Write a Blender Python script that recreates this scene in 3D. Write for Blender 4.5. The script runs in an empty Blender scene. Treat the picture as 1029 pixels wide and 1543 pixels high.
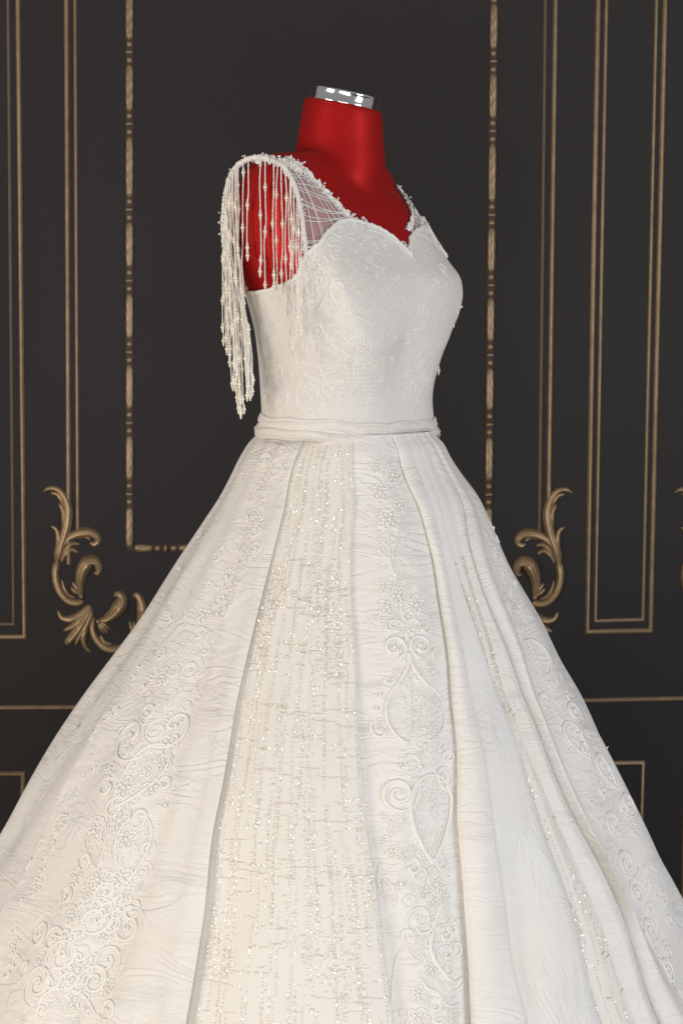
import bpy, math, random
import numpy as np
from math import radians, sin, cos, pi
random.seed(7); RNG = np.random.default_rng(7)
SC = bpy.context.scene
COL = SC.collection

# ------------------------------------------------------------------ camera
FPX, CXP, CYP = 3000.0, 514.5, 771.5          # focal length and centre, in photograph pixels
PITCH = radians(6.0)
CAM = np.array([0.0, -3.0, 1.303])
cam_d = bpy.data.cameras.new('camera'); cam = bpy.data.objects.new('camera', cam_d); COL.objects.link(cam)
cam.location = CAM; cam.rotation_euler = (pi/2 - PITCH, 0, 0)
cam_d.sensor_fit = 'VERTICAL'; cam_d.sensor_height = 24.0; cam_d.lens = 24.0*FPX/1543.0
cam_d.clip_end = 50
cam_d.dof.use_dof = True; cam_d.dof.focus_distance = 2.85; cam_d.dof.aperture_fstop = 6.3
SC.camera = cam

# ------------------------------------------------------------------ world, lamps, exposure
w = bpy.data.worlds.new('World'); SC.world = w; w.use_nodes = True
bg = w.node_tree.nodes['Background']
bg.inputs[0].default_value = (1.0, 0.95, 0.93, 1); bg.inputs[1].default_value = 0.27
SC.view_settings.view_transform = 'Standard'; SC.view_settings.look = 'None'
SC.view_settings.exposure = 0.07; SC.view_settings.gamma = 1.0
def area(name, loc, target, size, power, col):
    d = bpy.data.lights.new(name, 'AREA'); d.shape = 'RECTANGLE'; d.size, d.size_y = size
    d.energy = power; d.color = col
    o = bpy.data.objects.new(name, d); COL.objects.link(o); o.location = loc
    from mathutils import Vector
    o.rotation_euler = (Vector(target)-Vector(loc)).to_track_quat('-Z', 'Y').to_euler()
    return o
area('warm_softbox', (-2.75, -2.15, 0.95), (0, 0, 0.8), (1.3, 1.5), 58, (1.0, 0.905, 0.81))
area('window_light', (2.7, -2.35, 1.2), (0, 0, 0.8), (1.1, 1.7), 56, (0.88, 0.92, 1.0))
area('low_softbox', (-0.3, -3.9, 0.5), (0, 0, 0.6), (2.4, 0.7), 42, (1.0, 0.98, 0.94))

# ------------------------------------------------------------------ projection helpers
FW = np.array([0, cos(PITCH), -sin(PITCH)]); UP = np.array([0, sin(PITCH), cos(PITCH)])
def ray(px, py):
    d = FW + (px-CXP)/FPX*np.array([1.0, 0, 0]) - (py-CYP)/FPX*UP
    return d
def project(P):
    q = np.asarray(P) - CAM
    dep = q @ FW
    return np.stack([CXP + FPX*q[..., 0]/dep, CYP - FPX*(q @ UP)/dep], -1)
def zY(Y, y=0.0):                             # height seen at photograph row Y in the plane at depth y
    d = ray(CXP, Y); return CAM[2] + d[2]*(y-CAM[1])/d[1]
def on_plane_y(px, py, y):
    d = ray(px, py); return CAM + d*(y-CAM[1])/d[1]

# ------------------------------------------------------------------ object helpers
def link(o, parent=None):
    COL.objects.link(o)
    if parent is not None: o.parent = parent
    return o
def tag(o, label=None, cat=None, group=None, kind=None):
    if label: o['label'] = label
    if cat: o['category'] = cat
    if group: o['group'] = group
    if kind: o['kind'] = kind
    return o
def empty(name, loc=(0, 0, 0)):
    o = bpy.data.objects.new(name, None); o.location = loc; o.empty_display_size = .1
    return link(o)
def make_mesh(name, V, F, mat, smooth=True, uv=None):
    V = np.asarray(V, np.float32); F = np.asarray(F, np.int32)
    me = bpy.data.meshes.new(name)
    me.vertices.add(len(V)); me.vertices.foreach_set('co', V.ravel())
    k = F.shape[1]
    me.loops.add(F.size); me.loops.foreach_set('vertex_index', F.ravel())
    me.polygons.add(len(F)); me.polygons.foreach_set('loop_start', np.arange(len(F), dtype=np.int32)*k)
    if uv is not None:
        l = me.uv_layers.new(name='cloth'); l.data.foreach_set('uv', np.asarray(uv, np.float32)[F.ravel()].ravel())
    me.materials.append(mat)
    me.update(calc_edges=True); me.validate()
    me.polygons.foreach_set('use_smooth', np.full(len(me.polygons), smooth)); me.update()
    return me
def part(name, V, F, mat, parent=None, smooth=True, uv=None):
    o = bpy.data.objects.new(name, make_mesh(name, V, F, mat, smooth, uv))
    return link(o, parent)
class MB:
    """collects quad pieces into one mesh"""
    def __init__(s): s.v = []; s.f = []; s.n = 0
    def add(s, V, F):
        V = np.asarray(V, float); F = np.asarray(F, int)
        s.v.append(V); s.f.append(F + s.n); s.n += len(V)
    def out(s): return np.concatenate(s.v), np.concatenate(s.f)
    def build(s, name, mat, parent=None, smooth=True): 
        V, F = s.out(); return part(name, V, F, mat, parent, smooth)
def grid_faces(nr, nc, closed=False):
    r = np.arange(nr-1)[:, None]; c = np.arange(nc if closed else nc-1)[None, :]
    c2 = (c+1) % nc
    return np.stack([r*nc+c, r*nc+c2, (r+1)*nc+c2, (r+1)*nc+c], -1).reshape(-1, 4)
def tube(P, rad, sides=6, up=None, flat=1.0):
    """swept tube of quads with pinched ends; flat < 1 squashes it along the given up vectors"""
    P = np.asarray(P, float); n = len(P)
    rad = np.broadcast_to(np.asarray(rad, float), (n,))
    T = np.gradient(P, axis=0); T /= np.linalg.norm(T, axis=1)[:, None]+1e-12
    if up is None:
        a = np.array([0.31, 0.2, 0.93]); U = np.zeros_like(P); u = a
        for i in range(n):
            u = u - T[i]*(u @ T[i]); u = u/(np.linalg.norm(u)+1e-12); U[i] = u
    else:
        U = up - T*np.sum(up*T, 1)[:, None]; U /= np.linalg.norm(U, axis=1)[:, None]+1e-12
    B = np.cross(T, U)
    a = np.linspace(0, 2*pi, sides, endpoint=False)
    P2 = np.concatenate([P[:1]-T[:1]*rad[0]*.6, P, P[-1:]+T[-1:]*rad[-1]*.6]); r2 = np.concatenate([[rad[0]*.15], rad, [rad[-1]*.15]])
    U2 = np.concatenate([U[:1], U, U[-1:]]); B2 = np.concatenate([B[:1], B, B[-1:]])
    V = P2[:, None]+r2[:, None, None]*(np.cos(a)[None, :, None]*B2[:, None]+flat*np.sin(a)[None, :, None]*U2[:, None])
    return V.reshape(-1, 3), grid_faces(n+2, sides, True)
def _ball(nl=4, ns=7):
    th = np.linspace(0.02, pi-.02, nl+1); ph = np.linspace(0, 2*pi, ns, endpoint=False)
    V = np.stack([np.sin(th)[:, None]*np.cos(ph), np.sin(th)[:, None]*np.sin(ph), np.cos(th)[:, None]+0*ph], -1)
    return V.reshape(-1, 3), grid_faces(nl+1, ns, True)
BALLV, BALLF = _ball()
BALL8V, BALL8F = _ball(7, 12)
def balls(C, R, big=False):
    bv, bf = (BALL8V, BALL8F) if big else (BALLV, BALLF)
    C = np.asarray(C, float).reshape(-1, 3); R = np.broadcast_to(np.asarray(R, float), (len(C),))
    V = C[:, None]+R[:, None, None]*bv[None]
    F = bf[None]+(np.arange(len(C))*len(bv))[:, None, None]
    return V.reshape(-1, 3), F.reshape(-1, 4)
def spline(P, n):
    """Catmull-Rom through the points, chord-length parameter, n samples"""
    P = np.asarray(P, float)
    d = np.concatenate([[0], np.cumsum(np.linalg.norm(np.diff(P, axis=0), axis=1)**.5+1e-9)])
    m = np.gradient(P, d, axis=0)
    t = np.linspace(0, d[-1], n); i = np.clip(np.searchsorted(d, t, 'right')-1, 0, len(d)-2)
    h = (d[i+1]-d[i]); s = ((t-d[i])/h)[:, None]; h = h[:, None]
    return (2*s**3-3*s**2+1)*P[i]+(s**3-2*s**2+s)*h*m[i]+(-2*s**3+3*s**2)*P[i+1]+(s**3-s**2)*h*m[i+1]
def vnoise(x, seed=0):
    x = np.asarray(x, float); i = np.floor(x).astype(int); f = x-i; f = f*f*(3-2*f)
    h = lambda k: np.modf(np.sin((k*127.1+seed*311.7))*43758.5453)[0]
    return h(i)*(1-f)+h(i+1)*f

# ------------------------------------------------------------------ materials
def mat(name):
    m = bpy.data.materials.new(name); m.use_nodes = True
    nt = m.node_tree; return m, nt, nt.nodes, nt.links, nt.nodes['Principled BSDF']
def N(nt, typ, **k):
    n = nt.nodes.new(typ)
    for a, b in k.items():
        if a == 'inp':
            for i, v in b.items(): n.inputs[i].default_value = v
        else: setattr(n, a, b)
    return n
def mul(nt, a, b):
    n = nt.nodes.new('ShaderNodeMath'); n.operation = 'MULTIPLY'
    nt.links.new(a, n.inputs[0])
    if isinstance(b, (int, float)): n.inputs[1].default_value = b
    else: nt.links.new(b, n.inputs[1])
    return n.outputs[0]
def addn(nt, a, b):
    n = nt.nodes.new('ShaderNodeMath'); n.operation = 'ADD'
    nt.links.new(a, n.inputs[0])
    if isinstance(b, (int, float)): n.inputs[1].default_value = b
    else: nt.links.new(b, n.inputs[1])
    return n.outputs[0]
def ridge(nt, vec, scale, detail=2.0, dist=0.6, width=0.09):
    """thin crease lines: the zero set of a noise, as a narrow ridge"""
    no = N(nt, 'ShaderNodeTexNoise', inp={'Scale': scale, 'Detail': detail, 'Distortion': dist, 'Roughness': .45})
    nt.links.new(vec, no.inputs['Vector'])
    a = addn(nt, no.outputs[0], -0.5)
    ab = N(nt, 'ShaderNodeMath', operation='ABSOLUTE'); nt.links.new(a, ab.inputs[0])
    mr = N(nt, 'ShaderNodeMapRange', interpolation_type='SMOOTHSTEP', inp={1: 0.0, 2: width, 3: 1.0, 4: 0.0})
    nt.links.new(ab.outputs[0], mr.inputs[0]); return mr.outputs[0]
def mapping(nt, src, scale, rot=0.0, loc=(0, 0, 0)):
    m = N(nt, 'ShaderNodeMapping'); m.inputs['Scale'].default_value = scale; m.inputs['Rotation'].default_value = (0, 0, rot); m.inputs['Location'].default_value = loc
    nt.links.new(src, m.inputs['Vector']); return m.outputs[0]
IVORY = (0.80, 0.775, 0.73, 1)
def cloth(name, base, crease=(6, 20), crease_h=1.0, crease_rot=0.25, weave=900, bump=0.5, slub=0.0, lace=0.0, warm=(0.76, 0.72, 0.65, 1), rough=.75):
    m, nt, nd, lk, b = mat(name)
    uv = N(nt, 'ShaderNodeUVMap', uv_map='cloth').outputs[0]
    h = None
    # creped jacquard: terraces of a stretched noise, each ending in a thin lip
    def terr(sx, sy, rot, k, seed):
        no = N(nt, 'ShaderNodeTexNoise', inp={'Scale': 1.0, 'Detail': 1.2, 'Distortion': .7, 'Roughness': .45}); lk.new(mapping(nt, uv, (sx, sy, 1), rot, (seed, seed*.7, 0)), no.inputs['Vector'])
        fr = N(nt, 'ShaderNodeMath', operation='FRACT'); lk.new(mul(nt, no.outputs[0], k), fr.inputs[0])
        up = N(nt, 'ShaderNodeMapRange', interpolation_type='SMOOTHSTEP', inp={1: .0, 2: .86, 3: 0.0, 4: 1.0}); lk.new(fr.outputs[0], up.inputs[0])
        dn = N(nt, 'ShaderNodeMapRange', interpolation_type='SMOOTHSTEP', inp={1: .86, 2: 1.0, 3: 0.0, 4: 1.0}); lk.new(fr.outputs[0], dn.inputs[0])
        sb = N(nt, 'ShaderNodeMath', operation='SUBTRACT'); lk.new(up.outputs[0], sb.inputs[0]); lk.new(dn.outputs[0], sb.inputs[1]); return sb.outputs[0]
    msk = N(nt, 'ShaderNodeTexNoise', inp={'Scale': 11.0, 'Detail': 2.0}); lk.new(uv, msk.inputs['Vector'])
    mr = N(nt, 'ShaderNodeMapRange', inp={1: .38, 2: .60, 3: .15, 4: 1.0}); lk.new(msk.outputs[0], mr.inputs[0])
    t1 = terr(crease[0], crease[1], crease_rot, 13.0, 0.0)
    t2 = terr(crease[0]*2.1, crease[1]*1.7, crease_rot-.5, 10.0, 3.0)
    h = mul(nt, mul(nt, addn(nt, t1, mul(nt, t2, .45)), mr.outputs[0]), crease_h)
    n3 = N(nt, 'ShaderNodeTexNoise', inp={'Scale': 1.0, 'Detail': 3.0, 'Distortion': .4}); lk.new(mapping(nt, uv, (38, 80, 1), crease_rot), n3.inputs['Vector'])
    h = addn(nt, h, mul(nt, n3.outputs[0], .9*crease_h))
    if lace:
        vo = N(nt, 'ShaderNodeTexVoronoi', feature='DISTANCE_TO_EDGE', inp={'Scale': 95.0}); lk.new(uv, vo.inputs['Vector'])
        n5 = N(nt, 'ShaderNodeTexNoise', inp={'Scale': 160.0, 'Detail': 3.0}); lk.new(uv, n5.inputs['Vector'])
        h = addn(nt, h, addn(nt, mul(nt, vo.outputs[0], lace*2.0), mul(nt, n5.outputs[0], lace)))
    if slub:
        n6 = N(nt, 'ShaderNodeTexNoise', inp={'Scale': 1.0, 'Detail': 2.0}); lk.new(mapping(nt, uv, (190, 14, 1), .08), n6.inputs['Vector'])
        h = addn(nt, h, mul(nt, n6.outputs[0], slub))
    nw = N(nt, 'ShaderNodeTexNoise', inp={'Scale': float(weave), 'Detail': 1.0}); lk.new(uv, nw.inputs['Vector'])
    h = addn(nt, h, mul(nt, nw.outputs[0], .22))
    bp = N(nt, 'ShaderNodeBump', inp={'Strength': bump, 'Distance': .0026}); lk.new(h, bp.inputs['Height']); lk.new(bp.outputs[0], b.inputs['Normal'])
    # yarn colour: slow ivory to cream drift
    n4 = N(nt, 'ShaderNodeTexNoise', inp={'Scale': 5.0, 'Detail': 5.0, 'Roughness': .65}); lk.new(uv, n4.inputs['Vector'])
    mx = N(nt, 'ShaderNodeMix', data_type='RGBA'); mx.inputs[6].default_value = base; mx.inputs[7].default_value = warm
    mr2 = N(nt, 'ShaderNodeMapRange', inp={1: .35, 2: .7, 3: 0.0, 4: .75}); lk.new(n4.outputs[0], mr2.inputs[0]); lk.new(mr2.outputs[0], mx.inputs[0])
    lk.new(mx.outputs[2], b.inputs['Base Color'])
    b.inputs['Roughness'].default_value = rough; b.inputs['Sheen Weight'].default_value = .15; b.inputs['Specular IOR Level'].default_value = .25
    return m
M_JAC = cloth('ivory_jacquard', IVORY)
M_RUCHE = cloth('ivory_ruched_jacquard', IVORY, crease=(7, 24), crease_h=.85, crease_rot=.15, bump=.45)
M_SLUB = cloth('white_slub', (0.80, 0.79, 0.76, 1), crease=(20, 8), crease_h=.7, crease_rot=.35, slub=.55, bump=.5)
M_TULLE = cloth('champagne_tulle', (0.78, 0.745, 0.68, 1), crease=(10, 8), crease_h=.15, slub=.4, weave=1400, bump=.3, warm=(0.78, 0.74, 0.67, 1))
M_LACEBASE = cloth('ivory_lace_ground', (0.78, 0.735, 0.665, 1), crease=(8, 20), crease_h=.35, lace=.55, bump=.5)
M_BODICE = cloth('bodice_lace', (0.75, 0.715, 0.67, 1), crease=(14, 16), crease_h=.2, lace=.5, bump=.6, warm=(0.71, 0.66, 0.59, 1))
M_BELT = cloth('belt_tulle', (0.74, 0.70, 0.65, 1), crease=(8, 40), crease_h=.3, lace=.4, bump=.5, rough=.6)
def simple(name, col, rough=.6, metal=0.0, spec=.5, noise=0.0, nscale=60.0, bump=0.0, sheen=0.0):
    m, nt, nd, lk, b = mat(name)
    b.inputs['Base Color'].default_value = (*col, 1); b.inputs['Roughness'].default_value = rough
    b.inputs['Metallic'].default_value = metal; b.inputs['Specular IOR Level'].default_value = spec; b.inputs['Sheen Weight'].default_value = sheen
    if noise or bump:
        tc = N(nt, 'ShaderNodeTexCoord'); n = N(nt, 'ShaderNodeTexNoise', inp={'Scale': nscale, 'Detail': 4.0}); lk.new(tc.outputs['Object'], n.inputs['Vector'])
        if noise:
            mx = N(nt, 'ShaderNodeMix', data_type='RGBA'); mx.inputs[6].default_value = (*[c*(1-noise) for c in col], 1); mx.inputs[7].default_value = (*[min(1, c*(1+noise)) for c in col], 1)
            lk.new(n.outputs[0], mx.inputs[0]); lk.new(mx.outputs[2], b.inputs['Base Color'])
        if bump:
            bp = N(nt, 'ShaderNodeBump', inp={'Strength': bump, 'Distance': .001}); lk.new(n.outputs[0], bp.inputs['Height']); lk.new(bp.outputs[0], b.inputs['Normal'])
    return m
M_CORD = simple('satin_cord', (0.82, 0.795, 0.745), .5, 0, .35, .05, 300, .3)
M_PEARL = simple('pearl', (0.86, 0.80, 0.68), .22, 0, .6)
M_SEED = simple('seed_bead', (0.84, 0.80, 0.74), .3, 0, .55)
M_SEQ = simple('champagne_sequin', (0.76, 0.69, 0.57), .24, .42, .6)
M_SEQW = simple('silver_sequin', (0.86, 0.83, 0.77), .16, .35, .7)
M_CHROME = simple('chrome', (0.80, 0.80, 0.83), .11, 1.0, .5, .06, 40)
M_CAP = simple('black_cap', (0.02, 0.02, 0.022), .4)
M_STEEL = simple('stand_steel', (0.5, 0.5, 0.52), .25, 1.0)
M_GOLD = simple('aged_gilt', (0.27, 0.188, 0.108), .38, .35, .5, .45, 38, .3)
M_LEAF = simple('leaf_gilt', (0.33, 0.225, 0.12), .36, .35, .5, .5, 30, .3)
M_GOLD2 = simple('aged_gilt_dull', (0.14, 0.098, 0.066), .5, .1, .35, .3, 45, .25)
def red_satin():
    m, nt, nd, lk, b = mat('red_satin')
    b.inputs['Base Color'].default_value = (0.38, 0.010, 0.010, 1); b.inputs['Roughness'].default_value = .46; b.inputs['Metallic'].default_value = .38
    b.inputs['Sheen Weight'].default_value = .1; b.inputs['Sheen Tint'].default_value = (1, .25, .2, 1); b.inputs['Specular IOR Level'].default_value = .3
    b.inputs['Specular Tint'].default_value = (1.0, .35, .3, 1)
    tc = N(nt, 'ShaderNodeTexCoord'); n = N(nt, 'ShaderNodeTexNoise', inp={'Scale': 1.0, 'Detail': 2.0}); lk.new(mapping(nt, tc.outputs['Object'], (420, 420, 160)), n.inputs['Vector'])
    bp = N(nt, 'ShaderNodeBump', inp={'Strength': .35, 'Distance': .0008}); lk.new(n.outputs[0], bp.inputs['Height']); lk.new(bp.outputs[0], b.inputs['Normal'])
    return m
M_RED = red_satin()
def wall_mat():
    m, nt, nd, lk, b = mat('charcoal_wall')
    tc = N(nt, 'ShaderNodeTexCoord')
    n = N(nt, 'ShaderNodeTexNoise', inp={'Scale': 3.0, 'Detail': 6.0, 'Roughness': .6}); lk.new(tc.outputs['Object'], n.inputs['Vector'])
    mx = N(nt, 'ShaderNodeMix', data_type='RGBA'); mx.inputs[6].default_value = (0.0245, 0.0215, 0.0218, 1); mx.inputs[7].default_value = (0.031, 0.0275, 0.0275, 1)
    lk.new(n.outputs[0], mx.inputs[0]); lk.new(mx.outputs[2], b.inputs['Base Color'])
    wv = N(nt, 'ShaderNodeTexNoise', inp={'Scale': 1.0, 'Detail': 2.0}); lk.new(mapping(nt, tc.outputs['Object'], (900, 900, 260)), wv.inputs['Vector'])
    wv2 = N(nt, 'ShaderNodeTexNoise', inp={'Scale': 1.0, 'Detail': 2.0}); lk.new(mapping(nt, tc.outputs['Object'], (260, 260, 900)), wv2.inputs['Vector'])
    bp = N(nt, 'ShaderNodeBump', inp={'Strength': .35, 'Distance': .001}); lk.new(addn(nt, wv.outputs[0], wv2.outputs[0]), bp.inputs['Height']); lk.new(bp.outputs[0], b.inputs['Normal'])
    b.inputs['Roughness'].default_value = .8; b.inputs['Specular IOR Level'].default_value = .25
    return m
M_WALL = wall_mat()
M_FLOOR = simple('dark_floor', (0.06, 0.045, 0.035), .5, 0, .4, .3, 6)
def net_mat():
    m, nt, nd, lk, b = mat('sheer_net')
    b.inputs['Base Color'].default_value = (0.78, 0.72, 0.70, 1); b.inputs['Roughness'].default_value = .8
    b.inputs['Alpha'].default_value = .34
    return m
M_NET = net_mat()

# ------------------------------------------------------------------ wall and floor
YW = 0.95
def W(px, py): p = on_plane_y(px, py, YW); return np.array([p[0], p[2]])
MPX = (YW-CAM[1])/FPX                          # metres per photograph pixel on the wall
floor = part('floor', [(-4, -4.5, 0), (4, -4.5, 0), (4, YW, 0), (-4, YW, 0)], [(0, 1, 2, 3)], M_FLOOR, smooth=False); tag(floor, kind='structure')
wall = empty('wall', (0, YW, 0))
tag(wall, 'charcoal panelled wall with gilt mouldings and scrolls behind the dress', 'wall')
def wpart(name, V, F, m, parent=wall, smooth=True):
    V = np.array(V, float)
    o = part(name, V, F, m, None, smooth); o.parent = parent
    return o
def to3(P2, h): return np.stack([P2[:, 0], -np.asarray(h)+0*P2[:, 0], P2[:, 1]], -1)   # wall-local: y towards the room is negative
BX = [(-3, 0, 0), (3, 0, 0), (3, 0, 3), (-3, 0, 3), (-3, .15, 0), (3, .15, 0), (3, .15, 3), (-3, .15, 3)]
wpart('wall_face', BX, [(0, 1, 2, 3), (5, 4, 7, 6), (4, 0, 3, 7), (1, 5, 6, 2), (3, 2, 6, 7), (4, 5, 1, 0)], M_WALL, smooth=False)
PROF = [(-1.0, 0.0), (-.92, .35), (-.62, .42), (-.5, .8), (-.2, 1.0), (.2, 1.0), (.5, .8), (.62, .42), (.92, .35), (1.0, 0.0)]
def rail_mesh(mb, P, wpx, h, closed=False):
    """moulding of a stepped section along a mitred path of wall points"""
    P = np.asarray(P, float); n = len(P); hw = wpx*MPX/2
    segs = range(n if closed else n-1); off = []
    for i in range(n):
        a = P[i]-P[i-1] if (i > 0 or closed) else P[1]-P[0]
        b = P[(i+1) % n]-P[i] if (i < n-1 or closed) else a
        a = a/np.linalg.norm(a); b = b/np.linalg.norm(b)
        na = np.array([-a[1], a[0]]); nb = np.array([-b[1], b[0]]); m = na+nb; m /= (m @ na); off.append(m)
    off = np.array(off); V = []
    for s, q in PROF: V.append(to3(P+off*s*hw, q*h-.0005))
    V = np.stack(V, 1).reshape(-1, 3); k = len(PROF); F = []
    for i in segs:
        j = (i+1) % n
        for c in range(k-1): F.append((i*k+c, j*k+c, j*k+c+1, i*k+c+1))
    mb.add(V, F)
def moulding(pts, wpx, h=.006, m=None, closed=False, label=None):
    mb = MB(); rail_mesh(mb, [W(*p) for p in pts], wpx, h, closed)
    o = mb.build('panel_moulding', m or M_GOLD, wall)
    return o
moulding([(26.5, -60), (38, 960), (-560, 963)], 7.2)
moulding([(12, -60), (21.5, 941), (-540, 944)], 5, .004, M_GOLD2)
moulding([(100, -60), (104, 850)], 7, .006)
moulding([(113, -60), (117.5, 800)], 5, .004)
moulding([(822, -60), (812, 810)], 5, .004, M_GOLD2)
moulding([(837.5, -60), (826, 760)], 7, .006)
moulding([(902, -60), (883.5, 952.5), (979.5, 950), (1003, -60)], 7.2)
moulding([(914.5, -60), (896, 936), (968, 933.5), (990, -60)], 5, .004)
moulding([(-600, 1070), (0, 1066.5), (515, 1064), (1029, 1052.5), (1600, 1042)], 7)
moulding([(-560, 1167), (35.5, 1165.5), (28, 1480)], 7)
moulding([(300, 1158), (967.5, 1149.5), (960, 1400)], 7)
moulding([(1400, 1140), (1034, 1146), (1026.5, 1420)], 7)

# beaded moulding: spindles, beads and reels
beadset = empty('beaded_moulding'); beadset.parent = wall
def lathe(prof, n=10):
    prof = np.asarray(prof, float); a = np.linspace(0, 2*pi, n, endpoint=False)
    V = np.stack([prof[:, 1:2]*np.cos(a), prof[:, 1:2]*np.sin(a), prof[:, :1]+0*a], -1).reshape(-1, 3)
    return V, grid_faces(len(prof), n, True)
def spindle_mesh(L):
    s = np.linspace(-1, 1, 25); r = (1-np.abs(s)**14)**.5*.0076
    V, F = lathe(np.stack([s*L/2, np.maximum(r, .0004)], 1), 14)
    a = np.arctan2(V[:, 1], V[:, 0]); k = np.clip((np.abs(V[:, 2])-L*.22)/(L*.2), 0, 1)   # carved acanthus tips
    g = 1-.16*k*(0.5-0.5*np.cos(a*6))
    g *= 1-.07*np.sin(V[:, 2]*260+2*np.sin(a*2))
    V[:, 0] *= g; V[:, 1] *= g*.75
    return make_mesh('spindle', V, F, M_GOLD)
def bead_mesh():
    V, F = balls([(0, 0, 0)], .0062, True); return make_mesh('bead', V, F, M_GOLD)
def reel_mesh():
    V, F = lathe([(-.0022, .0003), (-.0026, .007), (-.0010, .0084), (.0010, .0084), (.0026, .007), (.0022, .0003)], 12); return make_mesh('reel', V, F, M_GOLD)
BM, RM = bead_mesh(), reel_mesh()
_sp = {}
def put(me, name, p2, ang, h):
    o = bpy.data.objects.new(name, me); link(o, beadset); o.location = (p2[0], -h, p2[1]); o.rotation_euler = (0, ang, 0); return o
def beadrun(a, b, reels, step=12.0):
    """a, b: photograph points of the run; reels: distances from a in pixels of each reel"""
    a = np.array(a, float); b = np.array(b, float); L = np.linalg.norm(b-a); d = (b-a)/L
    A, B = W(*a), W(*b); ang = math.atan2(B[0]-A[0], B[1]-A[1])
    at = lambda s: W(*(a+d*s))
    prev = None
    for r in reels:
        put(RM, 'reel', at(r), ang, .002)
        for q in (-step, step): put(BM, 'bead', at(r+q), ang, .001)
    ends = [0.0]+list(reels)+[L]
    for i in range(len(ends)-1):
        s0 = ends[i]+(0 if i == 0 else step+7.5); s1 = ends[i+1]-(0 if i == len(ends)-2 else step+7.5)
        if s1-s0 < 6: continue
        Lm = round((s1-s0)*MPX, 3)
        if Lm not in _sp: _sp[Lm] = spindle_mesh(Lm)
        put(_sp[Lm], 'spindle', at((s0+s1)/2), ang, .0015)
beadrun((195.5, -50), (195.5, 826), [y+50 for y in (-29, 79, 187, 316, 423, 530.5, 637, 744)])
beadrun((203, 826), (731, 826), [47, 154, 262, 370, 478])
beadrun((744.6, -50), (735, 826), [y+50 for y in (-12, 93, 198, 324, 430, 535, 639.5, 745)])
# thin dark fillet under the beads
mbf = MB(); rail_mesh(mbf, [W(195.5, -50), W(195.5, 826), W(735, 826), W(744.6, -50)], 11, .0022); mbf.build('bead_fillet', simple('brown_fillet', (.035, .018, .012), .6), beadset)

# carved scroll ornament (drawn once in its own pixels, set three times)
ORN = [  # points in a 1029-wide zoom of (0,680)-(340,1020), widths start/mid/end in the same units
 ([(196,184),(222,170),(258,174),(290,205),(308,255),(306,320),(290,385),(270,440),(254,505)], (9,30,30)),
 ([(230,190),(262,200),(284,232),(294,280)], (6,16,8)),
 ([(268,238),(286,275),(291,330),(278,390)], (8,20,10)),
 ([(228,344),(252,358),(263,395),(260,450),(252,500)], (8,20,14)),
 ([(272,470),(292,420),(330,388),(375,374),(415,376),(441,395),(443,415),(425,428),(408,420)], (14,34,14)),
 ([(305,412),(345,394),(385,392),(410,408)], (6,14,7)),
 ([(276,486),(300,446),(330,424),(357,428)], (8,18,8)),
 ([(272,512),(292,474),(322,452),(352,466)], (8,18,8)),
 ([(256,500),(246,560),(253,615),(275,662),(310,694),(350,700),(372,690)], (24,24,22)),
 ([(275,590),(285,630),(305,662),(335,678)], (5,12,6)),
 ([(364,668),(358,625),(362,580),(378,535),(405,506),(432,508),(446,535),(440,562),(424,560)], (18,46,12)),
 ([(392,560),(400,525),(425,520)], (6,14,8)),
 ([(360,660),(344,632),(322,604)], (9,16,7)), ([(362,662),(335,646),(316,628)], (9,14,6)), ([(362,655),(352,625),(338,600)], (8,14,6)),
 ([(405,712),(360,752),(310,776),(272,768),(255,738)], (20,26,9)),
 ([(408,718),(365,770),(325,806),(280,830)], (20,28,10)),
 ([(410,724),(372,785),(335,838),(290,892)], (22,36,22)),
 ([(412,732),(385,800),(355,850),(334,896)], (20,26,9)),
 ([(415,740),(385,810),(370,860),(380,905),(404,932)], (18,22,8)),
 ([(438,786),(478,776),(520,742),(546,700),(548,672),(530,660),(514,670)], (14,48,12)),
 ([(470,760),(510,728),(530,690)], (6,14,8)),
 ([(442,790),(465,815),(483,842)], (9,15,7)), ([(440,795),(452,820),(466,842)], (8,14,6)), ([(448,786),(475,806),(492,824)], (8,14,6)),
 ([(420,770),(412,815),(425,860),(455,897),(500,918),(548,908),(585,872),(610,830)], (16,28,16)),
 ([(448,850),(470,884),(500,892)], (5,12,6)),
 ([(610,840),(632,790),(642,735),(636,690),(616,662),(606,676)], (12,34,10)),
 ([(600,850),(592,815),(585,785)], (8,13,6)), ([(606,846),(606,812),(606,786)], (8,13,6)),
]
def leaf_mesh(pts, wd, s2m):
    P = spline(np.array(pts, float), 26); t = np.linspace(0, 1, 26)
    wdt = np.interp(t, [0, .5, 1], wd)*1.45; wdt = wdt*np.minimum(1, np.minimum(t*8+.35, (1-t)*8+.5))
    T = np.gradient(P, axis=0); T /= np.linalg.norm(T, axis=1)[:, None]; Nn = np.stack([-T[:, 1], T[:, 0]], 1)
    s = np.linspace(-1, 1, 11)
    V = P[:, None]+Nn[:, None]*(wdt[:, None]*.5*s[None])[:, :, None]
    hgt = (1-np.abs(s)**2.2)[None]*wdt[:, None]*.60
    hgt = hgt*(1-.30*np.exp(-(s/.16)**2))[None]+np.abs(np.sin(s*pi*1.5))[None]*wdt[:, None]*.03
    hgt = hgt+(.3*np.sin(t*pi)*wdt)[:, None]*.5*(1-np.abs(s)**4)[None]
    X = V.reshape(-1, 2)*s2m
    return np.stack([X[:, 0], -hgt.ravel()*s2m+.0006, -X[:, 1]], 1), grid_faces(26, 11)[:, ::-1]
s2m = .3304*MPX; _leaves = [leaf_mesh(p, wd, s2m) for p, wd in ORN]
_lm = [make_mesh('acanthus_leaf', V, F, M_LEAF) for V, F in _leaves]
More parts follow.
